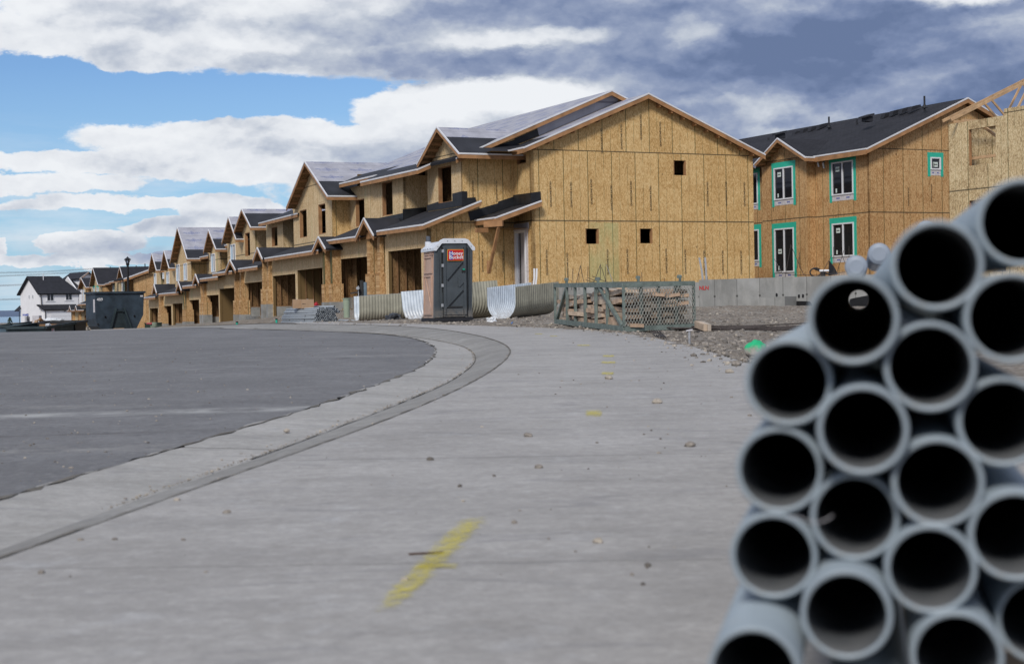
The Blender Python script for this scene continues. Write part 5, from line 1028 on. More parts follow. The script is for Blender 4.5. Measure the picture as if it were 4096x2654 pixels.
for s in (-1, 1):
    i = -int((z1-z0)*kx/sp)-2
    while i*sp < Lr+(z1-z0)*kx+.1:
        x0 = i*sp; pts = []
        if s > 0: xa, za, xb, zb = x0, z0, x0+(z1-z0)*kx, z1
        else: xa, za, xb, zb = x0, z1, x0+(z1-z0)*kx, z0
        if xb > 0 and xa < Lr:
            ta = max(0, (0-xa)/(xb-xa)); tb = min(1, (Lr-xa)/(xb-xa))
            if tb > ta:
                A1 = C+rxn*lerp(xa, xb, ta)+U_*lerp(za, zb, ta); B1 = C+rxn*lerp(xa, xb, tb)+U_*lerp(za, zb, tb); m.beam(A1+nn*.035, B1+nn*.035, .012, .008, MESH, up=rxn)
        i += 1
m.build('wire_mesh', RK)
protos = []
for i in range(3):
    m = MB(); n = 8; Lb = (1.45, 1.3, 1.6)[i]; ww_, tt_ = (.26, .24, .29)[i], (.088, .095, .084)[i]; vs = []
    for k in range(n+1):
        x = -Lb/2+Lb*k/n; wv = [.008*mn.noise(V((k*.9, i*3+j, 2))) for j in range(8)]; e = .0 if 0 < k < n else .012
        for j, (y, z) in enumerate(((-1, -1), (1, -1), (1, 1), (-1, 1))): vs.append(V((x+wv[j]*3*(k in (0, n)), y*(ww_/2-e)+wv[j], z*(tt_/2-e)+wv[j+4])))
    m.raw(vs, [(4*k+j, 4*k+(j+1) % 4, 4*k+4+(j+1) % 4, 4*k+4+j) for k in range(n) for j in range(4)], WD[i]); m.raw(vs[:4], [(3, 2, 1, 0)], WD[i]); m.raw(vs[-4:], [(0, 1, 2, 3)], WD[i])
    protos.append(m.build('board', loc=(0, 0, 0)))
cl = (Lp-C); cln = cl.normalized(); used_p = [0, 0, 0]; yaw0 = atan2(cln.y, cln.x)
for lay in range(7):
    for jx in range(4):
        for row in (0, 1, 2, 3, 4):
            if row in (1, 2, 3) and jx != 0 and lay < 6: continue
            if random.random() < .06 and lay > 4: continue
            i = random.randrange(3); sx = (.14+jx*.235+random.uniform(-.03, .03)); sy = .13+row*.185
            if lay == 6 and jx == 3: continue
            p = C+cl*min(.86, sx)+(Rp-C)*sy+U_*(.13+lay*.094+random.uniform(-.012, .012)+(0.0 if lay < 6 else random.uniform(-.01, .02)))
            o = protos[i] if not used_p[i] else protos[i].copy()
            if used_p[i]: col.objects.link(o)
            used_p[i] = 1; o.location = p; o['_L'] = list(p); o.rotation_euler = (random.uniform(-.12, .12), random.uniform(-.06, .06), yaw0+random.uniform(-.10, .10)+(.25 if random.random() < .08 else 0))
            tag(o, 'weathered board piled inside the green steel rack', 'board', 'boards piled in the green rack')
# ================================================================ conduit bundle with cartons
CND = pvcm('conduit_grey', (.30, .33, .36)); 
eb = ground_at(1308, 52.0); de = V((-.48, .87, 0)).normalized(); ex_ = V((.87, .48, 0)).normalized()
BU = thing('conduit_bundle', 'strapped bundle of thin grey conduits lying by the kerb, with cartons on top', 'pipe bundle', eb)
tp = MB(); LL = 3.0
def conduit(rad, name='conduit', n=9):
    m = MB(); m.hollow((0, 0, 0), de*LL, rad, rad*.80, CND, n); return m
pr = conduit(.036).build('conduit', BU, loc=(0, 0, 0)); pr2 = conduit(.045).build('conduit', BU, loc=(0, 0, 0)); first = {id(pr): True, id(pr2): True}
cnt = 0; zr = 0
for rown in range(8):
    hz = .04+rown*.064; half = .42*sqrt(max(.1, 1-(rown/9.)**2.4)); nx_ = int(2*half/.074)
    for k in range(nx_):
        if cnt >= 92: break
        x = -half+k*.074+(rown % 2)*.037+random.uniform(-.006, .006); big = (rown == 7 and k > nx_-3)
        if big: continue
        o = pr if cnt == 0 else pr.copy()
        if cnt: col.objects.link(o); o.parent = BU
        o.location = ex_*x+V((0, 0, hz))+de*random.uniform(-.04, .04); o.rotation_euler = (random.uniform(-.010, .008)*(1 if rown > 3 else 0)-.004, 0, random.uniform(-.012, .012)-.03*x); cnt += 1
for i, (x, z) in enumerate(((.27, .53), (.35, .44), (.43, .36))):
    o = pr2 if i == 0 else pr2.copy()
    if i: col.objects.link(o); o.parent = BU
    o.location = ex_*x+V((0, 0, z))+de*random.uniform(-.05, .05)
for s in (.9, 2.3):
    m = MB(); pts = [eb+de*s+ex_*(.47*cos(a))+V((0, 0, .02+max(0, .52*sin(a)))) for a in [pi*i/14 for i in range(15)]]; m.poly_tube(pts, .008, INK, 5); m.build('strap', BU)
CARD = plain('cardboard', (.36, .24, .15), .8, .08, 3.)
def carton(label, u0, u1, v0, v1, Y, dep=.3, mark=False):
    o = P(u0, v1, Y); w = (u1-u0)*Y/f/.985; h = (v1-v0)*Y/f; q_ = Loc(o, .18); R0 = thing('carton', label, 'box', o, 'cartons on the conduit bundle'); m = MB(); m.box(q_(w/2, dep/2, h/2), q_.x*w/2, q_.y*dep/2, (0, 0, h/2), CARD); m.build('box_body', R0)
    m = MB(); m.box(q_(w/2, dep/2, h+.003), q_.x*.03, q_.y*dep/2, (0, 0, .003), PAPER); m.build('packing_tape', R0)
    if mark: m = MB(); m.box(q_(.10, -.002, h*.5), q_.x*.05, q_.y*.001, (0, 0, .006), INK); m.box(q_(.05, -.002, h*.5), q_.x*.012, q_.y*.001, (0, 0, .02), INK); m.build('printed_mark', R0)
carton('left cardboard box on the conduit bundle', 1171.5, 1204, 1197, 1233, 53.2)
carton('right, wider cardboard box on the conduit bundle, printed with a small mark', 1206, 1255, 1197, 1233, 53.0, .32, True)
def lump(name, label, cat, pts, Y, mat, seed=0, squash=.6, group=None, dep=.25, lv=2, gr=True):
    "soft heap fitted to a pixel box (u0,v0,u1,v1) at distance Y"
    u0, v0, u1, v1 = pts; c = P((u0+u1)/2, v1, Y); 
    rx_ = (u1-u0)/2*Y/f; rz_ = (v1-v0)*Y/f; m = MB(); nu, nv = 22, 12; vs = []
    for j in range(nv+1):
        for i in range(nu):
            a = 2*pi*i/nu; b = (j/nv)*pi*.55; rr_ = 1+.38*mn.fractal(V((cos(a)*1.6*cos(b)+seed, sin(a)*1.6*cos(b), sin(b)*2.2)), 1, 2, 4)
            rad = cos(b) if b < pi/2 else 0; rad = max(rad, 0)
            vs.append(c+V((rx_*cos(a)*rad**.7*rr_ if rad else 0, dep*sin(a)*(rad**.7)*rr_ if rad else 0, rz_*min(1, sin(min(b, pi/2)))*rr_-.01)))
    m.raw(vs, [(j*nu+i, j*nu+(i+1) % nu, (j+1)*nu+(i+1) % nu, (j+1)*nu+i) for j in range(nv) for i in range(nu)], mat, False)
    o = m.build(name, loc=c); tag(o, label, cat, group); return o
REDC = plain('red_cloth', (.40, .02, .03), .8, .2, 10.); WPL = plain('white_plastic', (.66, .68, .70), .35, .08, 10., bmp=.4); BTP = plain('black_plastic', (.028, .030, .034), .45, .3, 8., bmp=.5); BLU = plain('blue_pipe', (.05, .16, .42), .4, .1)
lump('bag', 'crumpled red bag behind the cartons on the conduit bundle', 'bag', (1256, 1210, 1275, 1230), 54, REDC, 2)
lump('tarpaulin', 'crumpled black plastic sheet left of the portable toilet', 'tarp', (1537, 1256, 1610, 1288), 44.5, BTP, 5, dep=.4)
lump('plastic_sheet', 'crumpled white plastic on the dirt right of the portable toilet', 'plastic sheet', (1942, 1268, 1992, 1293), 40., WPL, 8)
lump('plastic_sheet', 'crumpled white plastic lying on the long steel bars', 'plastic sheet', (3002, 1319, 3080, 1337), 29.5, WPL, 11, dep=.12)
lump('plastic_roll', 'grey rolled plastic lying at the foot of the foundation wall', 'plastic roll', (2826, 1240, 2893, 1254), 56, plain('grey_plastic', (.25, .26, .28), .4, .15), 12, dep=.3)
def tubeo(name, label, cat, pts, r, mat, grp=None, n=6):
    m = MB(); m.poly_tube(pts, r, mat, n); return tag(m.build(name, loc=pts[0]), label, cat, grp)
tubeo('hose', 'blue pipe on the ground just left of the portable toilet', 'pipe', [P(1562, 1293, 43.5), P(1620, 1288, 43.6), P(1686, 1279, 44)], .022, BLU)
tubeo('hose', 'short bent blue pipe on the dirt right of the white crumpled plastic', 'pipe', [P(2033, 1302, 37.5), P(2043, 1297, 37.6), P(2050, 1288, 37.7)], .014, BLU)
for lab, a, b, r_ in (('upper loose grey conduit right of the bundle', (1356, 1280), (1422, 1284), .03), ('lower loose grey conduit right of the bundle', (1354, 1288), (1418, 1289), .032)):
    m = MB(); m.hollow(P(*a, 51.5), P(*b, 50.6), r_*1.2, r_*.85, CND, 10); tag(m.build('conduit', loc=P(*a, 51.5)), lab, 'pipe', 'loose conduits')
# barrel and tool stand
PGN = plain('pale_green_plastic', (.30, .36, .27), .5, .05); g_ = P(1387, 1270, 55)
BR = thing('barrel', 'tall pale green plastic barrel with a rimmed top left of the white corrugated sheet', 'barrel', g_); rb = 13*55/f; hb = 78*55/f
m = MB(); m.tube(g_, g_+U_*hb*.96, rb*.92, PGN, 20, r2=rb*1.05); m.build('barrel_body', BR); m = MB(); m.tube(g_+U_*hb*.95, g_+U_*hb, rb*1.22, PGN, 20); m.build('rim', BR)
TS = thing('tool_stand', 'black tool cabinet with a side shelf, before the garage pier above the left window well', 'tool stand', P(1436, 1200, 56)); m = MB(); p0 = P(1440, 1200, 56); m.box(p0+V((.06, .1, .35)), (.055, 0, 0), (0, .1, 0), (0, 0, .36), INK); m.box(p0+V((.19, .1, .32)), (.05, 0, 0), (0, .1, 0), (0, 0, .32), plain('steel_blue', (.12, .17, .21), .5)); m.build('cabinet', TS)
m = MB(); m.box(P(1419, 1170, 56), (.14, 0, .02), (0, .12, 0), (0, 0, .02), BTP); m.build('shelf', TS); m = MB(); m.beam(P(1433, 1143, 55.9), P(1435, 1200, 55.9), .05, .03, GALV); m.tube(P(1431, 1152, 55.8), P(1433, 1152, 56.), .06, GALV, 10); m.build('bracket', TS)
TEAL = plain('teal_cap', (.02, .36, .26), .5)
for lab, u, v, Y in (('teal pipe stub with black cap before the garage left of the conduit bundle', 1106, 1285, 62), ('small teal pipe stub with black cap farther left, by the next garage', 948, 1297, 78)):
    p0 = P(u, v, Y); S_ = thing('pipe_stub', lab, 'pipe stub', p0, 'teal pipe stubs'); k = Y/f*9; m = MB(); m.tube(p0-U_*.1, p0+U_*k*.8, k*.5, TEAL, 10); m.build('stub', S_); m = MB(); m.tube(p0+U_*k*.8, p0+U_*k*1.4, k*.55, BTP, 10); m.build('cap', S_)
# things on the dirt to the right
RB = []
for i in range(13):
    a = V((3.0+random.uniform(-.5, .2), 28.6+i*.17+random.uniform(-.2, .2), 0)); b = V((8.6+random.uniform(-.6, .9), 25.6+i*.16+random.uniform(-.4, .4), 0)); pts = []
    for k in range(9):
        p = a.lerp(b, k/8); pts.append(V((p.x, p.y+.06*sin(k+i), groundz(p.x, p.y)+.035+(i % 3)*.018)))
    tubeo('reinforcing_bar', 'long rusty steel bar lying on the dirt in the heap right of the green rack', 'rebar', pts, .013, REB, 'long bars on the dirt right of the rack', 5)
for i in range(5):
    p0, p1 = Gp(2598+i*9, 1326), Gp(2628+i*9, 1353); tubeo('reinforcing_bar', 'short dark bar in the fan of bars below the rack mesh end', 'rebar', [p0+U_*.03, p1+U_*.02], .010, REB, 'short bars below the rack', 5)
pa, pb = Gp(2890, 1386), Gp(2972, 1381); tubeo('reinforcing_bar', 'single short bar on the dirt left of the green sprayed boulder', 'rebar', [pa+U_*.02, pb+U_*.02], .011, REB)
pa = Gp(2758, 1377); ST = thing('steel_stake', 'upright steel stake with a white cap at the sidewalk edge right of the rack', 'stake', pa); m = MB(); m.tube(pa-U_*.1, pa+U_*.20, .016, GALV, 8); m.build('shaft', ST); m = MB(); m.box(pa+U_*.205, (.045, 0, .008), (0, .03, 0), (0, 0, .01), PAPER); m.build('cap', ST)
for i, (u, lab) in enumerate(((2810, 'left one of two sawn wood blocks resting on the steel bars'), (2826, 'right one of two sawn wood blocks resting on the steel bars'))):
    m = MB(); p0 = P(u, 1310, 28.2); m.box(p0+V((0, .25, .03)), (.033, .008, 0), (-.05, .28, .03), (0, 0, .06), WD[i]); tag(m.build('wood_block', loc=p0), lab, 'wood block', 'wood blocks on the bars')
tubeo('strap', 'dark strip lying on the dirt before the foundation wall', 'strap', [P(2936, 1252, 55), P(2985, 1252, 55)], .02, INK)
def rock(name, p, r, mat, seed, sq=.75, lv=2):
    import bmesh
    bm = bmesh.new(); bmesh.ops.create_icosphere(bm, subdivisions=lv, radius=r)
    m = MB(); vs = []
    for v_ in bm.verts:
        n_ = v_.co.normalized(); k = 1+.30*mn.noise(n_*1.4+V((seed*3.1, 0, 0)))+.12*mn.noise(n_*4+V((seed, 5, 0))); vs.append(V(p)+V((v_.co.x*k, v_.co.y*k, v_.co.z*k*sq+r*sq*.8)))
    m.raw(vs, [tuple(x.index for x in f_.verts) for f_ in bm.faces], mat, lv > 2); bm.free(); return m
GB, k_, b_ = newmat('sprayed_boulder', .9, 0, .2); co_ = k_.n('ShaderNodeTexCoord').outputs['Object']; zz_ = k_.xyz(co_)[2]
k_.set(b_, 'Base Color', k_.mix(k_.rng(k_.math('MULTIPLY_ADD', k_.noise(co_, 9., 5., .7), .26, k_.math('ADD', zz_, -.13)), .08, .14), k_.mix(k_.noise(co_, 14., 4.), (.20, .18, .16), (.46, .44, .40)), (.03, .42, .19))); bump(k_, b_, k_.noise(co_, 25., 4.), .6, .02)
pg = Gp(3022, 1432); tag(rock('boulder', pg, .115, GB, 3.3, 1.05, 3).build('boulder', loc=pg), 'round boulder sprayed bright green on top, beside the pipe stack', 'boulder')
# ================================================================ dumpsters, lamp post and the far left
DBL = plain('dumpster_blue', (.030, .046, .064), .55, .3, 1.6, fine=.08, bmp=.1); DGN = plain('dumpster_dark', (.022, .036, .042), .6, .3, 2.); DLB = plain('dumpster_pale', (.10, .15, .19), .6, .25, 2.); BLK = plain('black_metal', (.012, .012, .014), .5, .1)
o = P(384, 1324, 96); th = radians(31.8); q = Loc(o, th); k = 96/f
def dp(u, v): return ((u-384)*k/.99, (1324-v)*k)
DU = thing('dumpster', 'tall dark blue dumpster with white number and a slanting lift frame', 'dumpster', o)
prof = [(.35, .06), (2.55, .10), (3.0, .95), (3.08, 2.3), (.0, 2.3), (.0, .75), (.12, .30)]
m = MB(); m.prism([q(x, 0, z) for x, z in prof], q.y*2.0, DBL); m.build('body', DU)
m = MB(); 
m.box(q(1.54, -.03, 2.36), q.x*1.62, q.y*.06, (0, 0, .06), DBL); m.box(q(1.54, 2.03, 2.36), q.x*1.62, q.y*.06, (0, 0, .06), DBL); m.box(q(-.04, 1, 2.36), q.x*.06, q.y*1.0, (0, 0, .06), DBL); m.box(q(3.12, 1, 2.36), q.x*.06, q.y*1.0, (0, 0, .06), DBL); m.build('rim', DU)
m = MB(); x1, z1 = dp(466, 1232); x2, z2 = dp(441, 1316); x3, z3 = dp(497, 1232); x4, z4 = dp(525, 1316)
m.beam(q(x1, -.07, z1), q(x2, -.10, z2), .10, .13, DGN, up=q.y); m.beam(q(x3, -.07, z3), q(x4, -.10, z4), .10, .13, DGN, up=q.y); m.beam(q(x1, -.09, z1-.2), q(x3, -.09, z1-.2), .05, .05, DGN, up=q.y); m.build('lift_frame', DU)
m = MB(); m.prism([q(x1+.1, -.03, z1-.15), q(x3-.1, -.03, z3-.15), q(x4-.15, -.03, z4), q(x2+.15, -.03, z2)], q.y*.02, DGN); m.box(q(1.4, -.03, .1), q.x*.35, q.y*.03, (0, 0, .05), LUML); m.box(q(.5, .4, .0), q.x*.14, q.y*.2, (0, 0, .18), LUML); m.build('gusset', DU)
m = MB(); m.text('489', q(dp(402, 1198)[0], -.012, dp(402, 1198)[1]), q.x, q.z, .25, SW, .0, bold=.012); m.build('number', DU)
m = MB(); m.box(q(2.92, -.006, 2.12), q.x*.09, q.y*.004, (0, 0, .05), PAPER); m.box(q(-.008, .25, 1.55), q.x*.004, q.y*.16, (0, 0, .40), PAPER); m.build('sticker', DU)
m = MB(); 
for u, v in ((423, 1268), (541, 1266), (392, 1296)): x, z = dp(u, v); m.tube(q(x, -.05, z), q(x, .02, z), .06, BLK, 10); m.build('pin', DU)
# low dumpsters
def skip(label, quad, Y, h, mat, rimmat, sign=None):
    "quad: rim near-left and far-right pixels with their distances"
    (u0, v0, y0), (u1, v1, y1) = quad; a, b = P(u0, v0, y0), P(u1, v1, y1); n_ = V((-(b-a).y, (b-a).x, 0)).normalized(); R0 = thing('dumpster', label, 'dumpster', a-U_*h, 'low open dumpsters behind the road crest')
    m = MB(); ins = (b-a).normalized()*.25
    for (p, q2) in ((a, b), (a+n_*1.9, b+n_*1.9)): m.prism([p, q2, q2-U_*h-ins, p-U_*h+ins], n_*.06, mat)
    for (p, s) in ((a, 1), (b, -1)): m.prism([p+n_*.06, p+n_*1.9, p+n_*1.9-U_*h+ins*s, p+n_*.06-U_*h+ins*s], (b-a).normalized()*.06*s, mat)
    m.prism([a+n_*.06-U_*h*.8+ins, b+n_*.06-U_*h*.8-ins, b+n_*1.9-U_*h*.8-ins, a+n_*1.9-U_*h*.8+ins], (0, 0, .05), mat); m.build('body', R0)
    m = MB(); m.beam(a-n_*.04, b-n_*.04, .12, .12, rimmat); m.beam(a+n_*1.96, b+n_*1.96, .12, .12, rimmat); m.beam(a, a+n_*1.9, .12, .12, rimmat); m.beam(b, b+n_*1.9, .12, .12, rimmat); m.build('rim', R0)
    if sign:
        (us, vs_), tx, sz = sign; kk = (us-u0)/(u1-u0); c = a.lerp(b, kk); c.z = P(us, vs_, c.y).z; d_ = (b-a).normalized(); m = MB(); pr_ = c-n_*.03; m.box(pr_, d_*sz, n_*.01, (0, 0, sz*.46), PAPER); m.text('S', pr_-n_*.012-d_*sz*.70, d_, U_, sz*.85, SR, .004, bold=.05)
        if tx: m.text(tx, pr_-n_*.012+d_*sz*.15+U_*sz*.16, d_, U_, sz*.46, SR, .004, bold=.02)
        m.box(pr_-n_*.012+d_*sz*.25-U_*sz*.2, d_*sz*.5, n_*.002, (0, 0, sz*.04), plainblue); m.build('sign', R0)
    return R0
skip('low grey blue open dumpster with a small white sign, leftmost of the dumpsters', ((118, 1303, 84), (182, 1295, 86)), 84, 1.3, DLB, DGN, ((136, 1313), '', .14))
skip('low dark dumpster with a rim rising to the right and red lettered white sign', ((180, 1309, 76), (296, 1291, 80)), 78, 1.2, DGN, DGN, ((208, 1319), 'ATCO', .17))
skip('low black dumpster half hidden behind the tall numbered one', ((300, 1291, 80), (345, 1284, 82)), 80, 1.2, BLK, BLK)
skip('open dumpster heaped with white plastic in front of the white garage door', ((186, 1295, 90), (257, 1286, 93)), 90, 1.2, DGN, BLK)
lump('plastic_sheet', 'heap of white plastic on top of the dumpster before the white garage door', 'plastic sheet', (172, 1272, 255, 1292), 91.5, WPL, 21, dep=.6)
lump('plastic_sheet', 'small white plastic heap on the rim of the low dark dumpster', 'plastic sheet', (184, 1294, 206, 1308), 78, WPL, 23, dep=.4)
for i, (lab, a, b, c_, w_) in enumerate((('pale board sticking up out of the leftmost dumpster', (138, 1290), (158, 1293), CARD, .3), ('brown board tilted up out of the leftmost dumpster', (151, 1275), (170, 1292), LUMD, .16), ('white board tilted over the leftmost dumpster', (143, 1280), (154, 1279), PAPER, .5), ('dark rail sticking out level behind the leftmost dumpster', (167, 1286), (187, 1285), BLK, .08))):
    m = MB(); m.beam(P(*a, 86.5), P(*b, 86.8), .4, w_, c_); tag(m.build('scrap_board', loc=P(*a, 86.5)), lab, 'board')
m = MB(); m.box(P(199, 1300, 78.5), (.4, .1, 0), (0, .3, 0), (0, 0, .06), LUMD); tag(m.build('scrap_board', loc=P(199, 1300, 78.5)), 'rusty brown board lying across the rim of the low dark dumpster', 'board')
# lamp post
lb = P(517, 1330, 110); LP = thing('street_lamp', 'black lamp post with a glass lantern behind the tall dumpster', 'street lamp', V((lb.x, lb.y, lb.z-.4))); lx, ly = lb.x, lb.y
def lz(v): return P(516, v, 110).z
m = MB(); m.tube(V((lx, ly, lb.z-.4)), V((lx, ly, lz(1062))), .10, BLK, 12, r2=.075); m.tube(V((lx, ly, lb.z-.4)), V((lx, ly, lb.z+.6)), .2, BLK, 12, r2=.1); m.build('pole', LP)
m = MB(); m.tube(V((lx, ly, lz(1062))), V((lx, ly, lz(1054))), .09, BLK, 12, r2=.13); m.tube(V((lx, ly, lz(1054))), V((lx, ly, lz(1051))), .13, BLK, 12, r2=.09); m.build('collar', LP)
LG, k_, b_ = newmat('lantern_glass', .1); b_.inputs['Transmission Weight'].default_value = .85; b_.inputs['Base Color'].default_value = (.8, .83, .86, 1)
m = MB(); m.tube(V((lx, ly, lz(1051))), V((lx, ly, lz(1037))), .11, LG, 6, r2=.19, smooth=False); gl = m.build('lantern_glass', LP)
m = MB(); m.tube(V((lx, ly, lz(1039))), V((lx, ly, lz(1036.5))), .24, BLK, 12, r2=.24); m.tube(V((lx, ly, lz(1036.5))), V((lx, ly, lz(1029))), .24, BLK, 12, r2=.06); m.tube(V((lx, ly, lz(1029))), V((lx, ly, lz(1025.5))), .07, BLK, 8, r2=.02)
for i in range(6): a = 2*pi*i/6; m.beam(V((lx+.11*cos(a), ly+.11*sin(a), lz(1051))), V((lx+.20*cos(a), ly+.20*sin(a), lz(1038))), .025, .025, BLK)
m.build('lantern_cap', LP)
# white house
SID = plain('white_siding', (.80, .80, .82), .7, .03, 1.); ROFD = plain('dark_roof', (.017, .018, .024), .85, .2, 1.5); KH = 268/f
ho_ = P(163, 1304, 268); th = radians(37); q = Loc(ho_, th)
def hx(u): return (u-163)*KH/.975
def hz(v, u=240): return (1304-v)*KH
WH = thing('house', 'finished white two storey house with black roof beyond the dumpsters', 'house', ho_)
Wd, Dp, ezw, rzw = hx(321), 9.6, hz(1169), hz(1101)
m = MB(); m.prism([q(0, 0, -.6), q(0, Dp, -.6), q(0, Dp, ezw), q(0, Dp/2, rzw-.15), q(0, 0, ezw)], q.x*.2, SID); m.prism([q(.2, 0, -.6), q(Wd, 0, -.6), q(Wd, 0, ezw), q(.2, 0, ezw)], q.y*.2, SID); m.prism([q(Wd, 0, -.6), q(Wd, Dp, -.6), q(Wd, Dp, ezw), q(Wd, Dp/2, rzw-.15), q(Wd, 0, ezw)], -q.x*.2, SID); m.prism([q(.2, Dp, -.6), q(Wd, Dp, -.6), q(Wd, Dp, ezw), q(.2, Dp, ezw)], -q.y*.2, SID)
gy = -1.3; gx0, gx1 = hx(172)-.1, hx(300); m.prism([q(gx0, gy, -.6), q(gx1, gy, -.6), q(gx1, gy, hz(1240)+.0), q(gx0, gy, hz(1240))], q.y*.15, SID); m.prism([q(gx0, gy+.15, -.6), q(gx0, -.01, -.6), q(gx0, -.01, hz(1222)), q(gx0, gy+.15, hz(1240))], q.x*.15, SID); m.build('wall', WH)
m = MB(); slab(m, q(-.5, -.45, ezw-.2), q(Wd+.3, -.45, ezw-.2), q(Wd-1.6, Dp/2, rzw), q(-.5, Dp/2, rzw), .22, [(0, 1, ROFD)]); slab(m, q(-.5, Dp+.45, ezw-.2), q(Wd+.3, Dp+.45, ezw-.2), q(Wd-1.6, Dp/2, rzw), q(-.5, Dp/2, rzw), .22, [(0, 1, ROFD)]); m.build('roof', WH)
m = MB(); slab(m, q(gx0-.3, gy-.4, hz(1238)), q(gx1+.3, gy-.4, hz(1238)), q(gx1+.3, .1, hz(1217)), q(gx0-.9, .1, hz(1217)), .2, [(0, 1, ROFD)]); m.build('garage_roof', WH)
for lab, (u0, u1, v0, v1) in (('a', (190, 217.5, 1176.5, 1203)), ('b', (265, 291.5, 1175, 1201))):
    m = MB(); x0, x1, z0, z1 = hx(u0), hx(u1), hz(v1), hz(v0); m.box(q((x0+x1)/2, -.03, (z0+z1)/2), q.x*(x1-x0)/2, q.y*.03, (0, 0, (z1-z0)/2), VINYL); m.box(q((x0+x1)/2, -.04, z0-.12), q.x*((x1-x0)/2+.25), q.y*.03, (0, 0, .06), VINYL); w_ = m.build('window', WH); m = MB()
    for s in (-1, 1): m.box(q((x0+x1)/2+s*(x1-x0)*.235, -.066, (z0+z1)/2), q.x*(x1-x0)*.2, q.y*.006, (0, 0, (z1-z0)/2-.07), GLASS)
    m.build('glass', w_)
for v_, y_ in ((0, 3.3), (0, 5.1)):
    m = MB(); m.box(q(-.03, y_, hz(1184)), q.x*.03, q.y*.28, (0, 0, .30), VINYL); w_ = m.build('window', WH); m = MB(); m.box(q(-.065, y_, hz(1184)), q.x*.005, q.y*.14, (0, 0, .25), plain('grey_glass', (.18, .2, .22), .2)); m.build('glass', w_)
m = MB(); x0, x1, z0, z1 = hx(193), hx(282), -.3, hz(1251); m.box(q((x0+x1)/2, gy-.02, (z0+z1)/2), q.x*(x1-x0)/2, q.y*.02, (0, 0, (z1-z0)/2), PAPER)
for i in range(4): m.box(q((x0+x1)/2, gy-.045, z0+(z1-z0)*(i+.5)/4), q.x*((x1-x0)/2-.03), q.y*.008, (0, 0, (z1-z0)/8-.03), VINYL)
m.build('garage_door', WH); m = MB(); m.text('287', q(hx(250), gy-.03, hz(1246.5)), q.x, q.z, .24, INK, .0, bold=.03); m.build('house_number', WH)
m = MB(); m.tube(q(hx(236)-1.2, Dp*.38, rzw-.9), q(hx(236)-1.2, Dp*.38, rzw+.35), .07, VINYL); m.build('vent_pipe', WH)
for pts in ([(hx(166), -.1, ezw-.3), (hx(168), -.12, hz(1219))], [(gx0-.05, gy-.1, hz(1238)), (gx0+.05, gy-.1, hz(1250)), (gx0+.05, gy-.1, hz(1287))], [(-.15, Dp+.3, hz(1238)), (-.12, Dp+.3, -.3)]):
    m = MB(); m.poly_tube([q(*p) for p in pts], .07, BLK); m.build('downpipe', WH)
m = MB(); slab(m, q(-.6, Dp-.3, hz(1240)), q(-.6, Dp+1.6, hz(1240)), q(.4, Dp+1.6, hz(1219)), q(.4, Dp-.3, hz(1219)), .15, [(0, 1, ROFD)]); m.build('porch_roof', WH)
o2 = P(322, 1302, 285); q = Loc(o2, radians(37)); W2 = thing('house', 'second white house showing only its gable and roof behind the first one', 'house', o2); k2 = 285/f
def a2(u, v): return ((u-322)*k2/.94, (1302-v)*k2)
m = MB(); x0, x1 = a2(322, 0)[0], a2(380, 0)[0]; pk = a2(355, 1086); m.prism([q(x0, 0, -1), q(x1, 0, -1), q(x1, 0, a2(0, 1112)[1]), q(pk[0], 0, pk[1]-.2), q(x0+.3, 0, a2(0, 1112)[1])], q.y*8, SID); m.build('wall', W2); m = MB()
for xx, zz in ((x0-.2, a2(0, 1114)[1]), (x1+.5, a2(0, 1114)[1])): slab(m, q(xx, -.5, zz), q(xx, 8.5, zz), q(pk[0], 8.5, pk[1]), q(pk[0], -.5, pk[1]), .2, [(0, 1, ROFD)])
slab(m, q(-2.4, -.2, a2(0, 1150)[1]), q(x0+1.5, -.2, a2(0, 1150)[1]), q(x0+1.5, 5, a2(0, 1113)[1]), q(-2.4, 5, a2(0, 1113)[1]), .2, [(0, 1, ROFD)]); m.build('roof', W2)
fb = MB(); trim(fb, fb, q(x0-.2, -.5, a2(0, 1114)[1]), q(pk[0], -.5, pk[1]), -q.y, .2); fb.build('fascia', W2)
# street sign, meters, boxes, shrub
sp_ = P(100.5, 1318, 150); SN = thing('street_sign', 'blue street name sign on a thin post before the white house', 'street sign', sp_); m = MB(); m.tube(sp_-U_*.3, P(100.5, 1262, 150), .035, GALV, 6); m.build('post', SN)
m = MB(); c = P(102.3, 1258.8, 150); d_ = V((.99, .12, 0)); m.box(c, d_*.28, V((-.12, .99, 0))*.01, (0, 0, .075), plain('sign_blade_blue', (.02, .06, .42), .4, .03)); m.text('Serenity  Way', c+V((.012, -.02, 0)), d_, U_, .085, SW, .003, bold=.02); m.build('blade', SN)
mp = P(112, 1304, 158); MT = thing('meter_post', 'grey utility post with a column of meters beside the white house', 'meter post', mp); m = MB(); m.box(mp+U_*.45, (.17, 0, 0), (0, .1, 0), (0, 0, .5), plain('meter_grey', (.16, .16, .18), .6)); m.box(mp+U_*.92-V((.02, 0, 0)), (.08, 0, 0), (0, .1, 0), (0, 0, .35), plain('meter_grey2', (.16, .16, .18), .6)); m.build('post', MT)
for i in range(3): m = MB(); m.tube(P(107, 1269+i*7, 157.8), P(107, 1269+i*7, 157.6), .07, GALV, 8); m.build('meter', MT)
GBX = plain('utility_green', (.022, .042, .032), .6, .15)
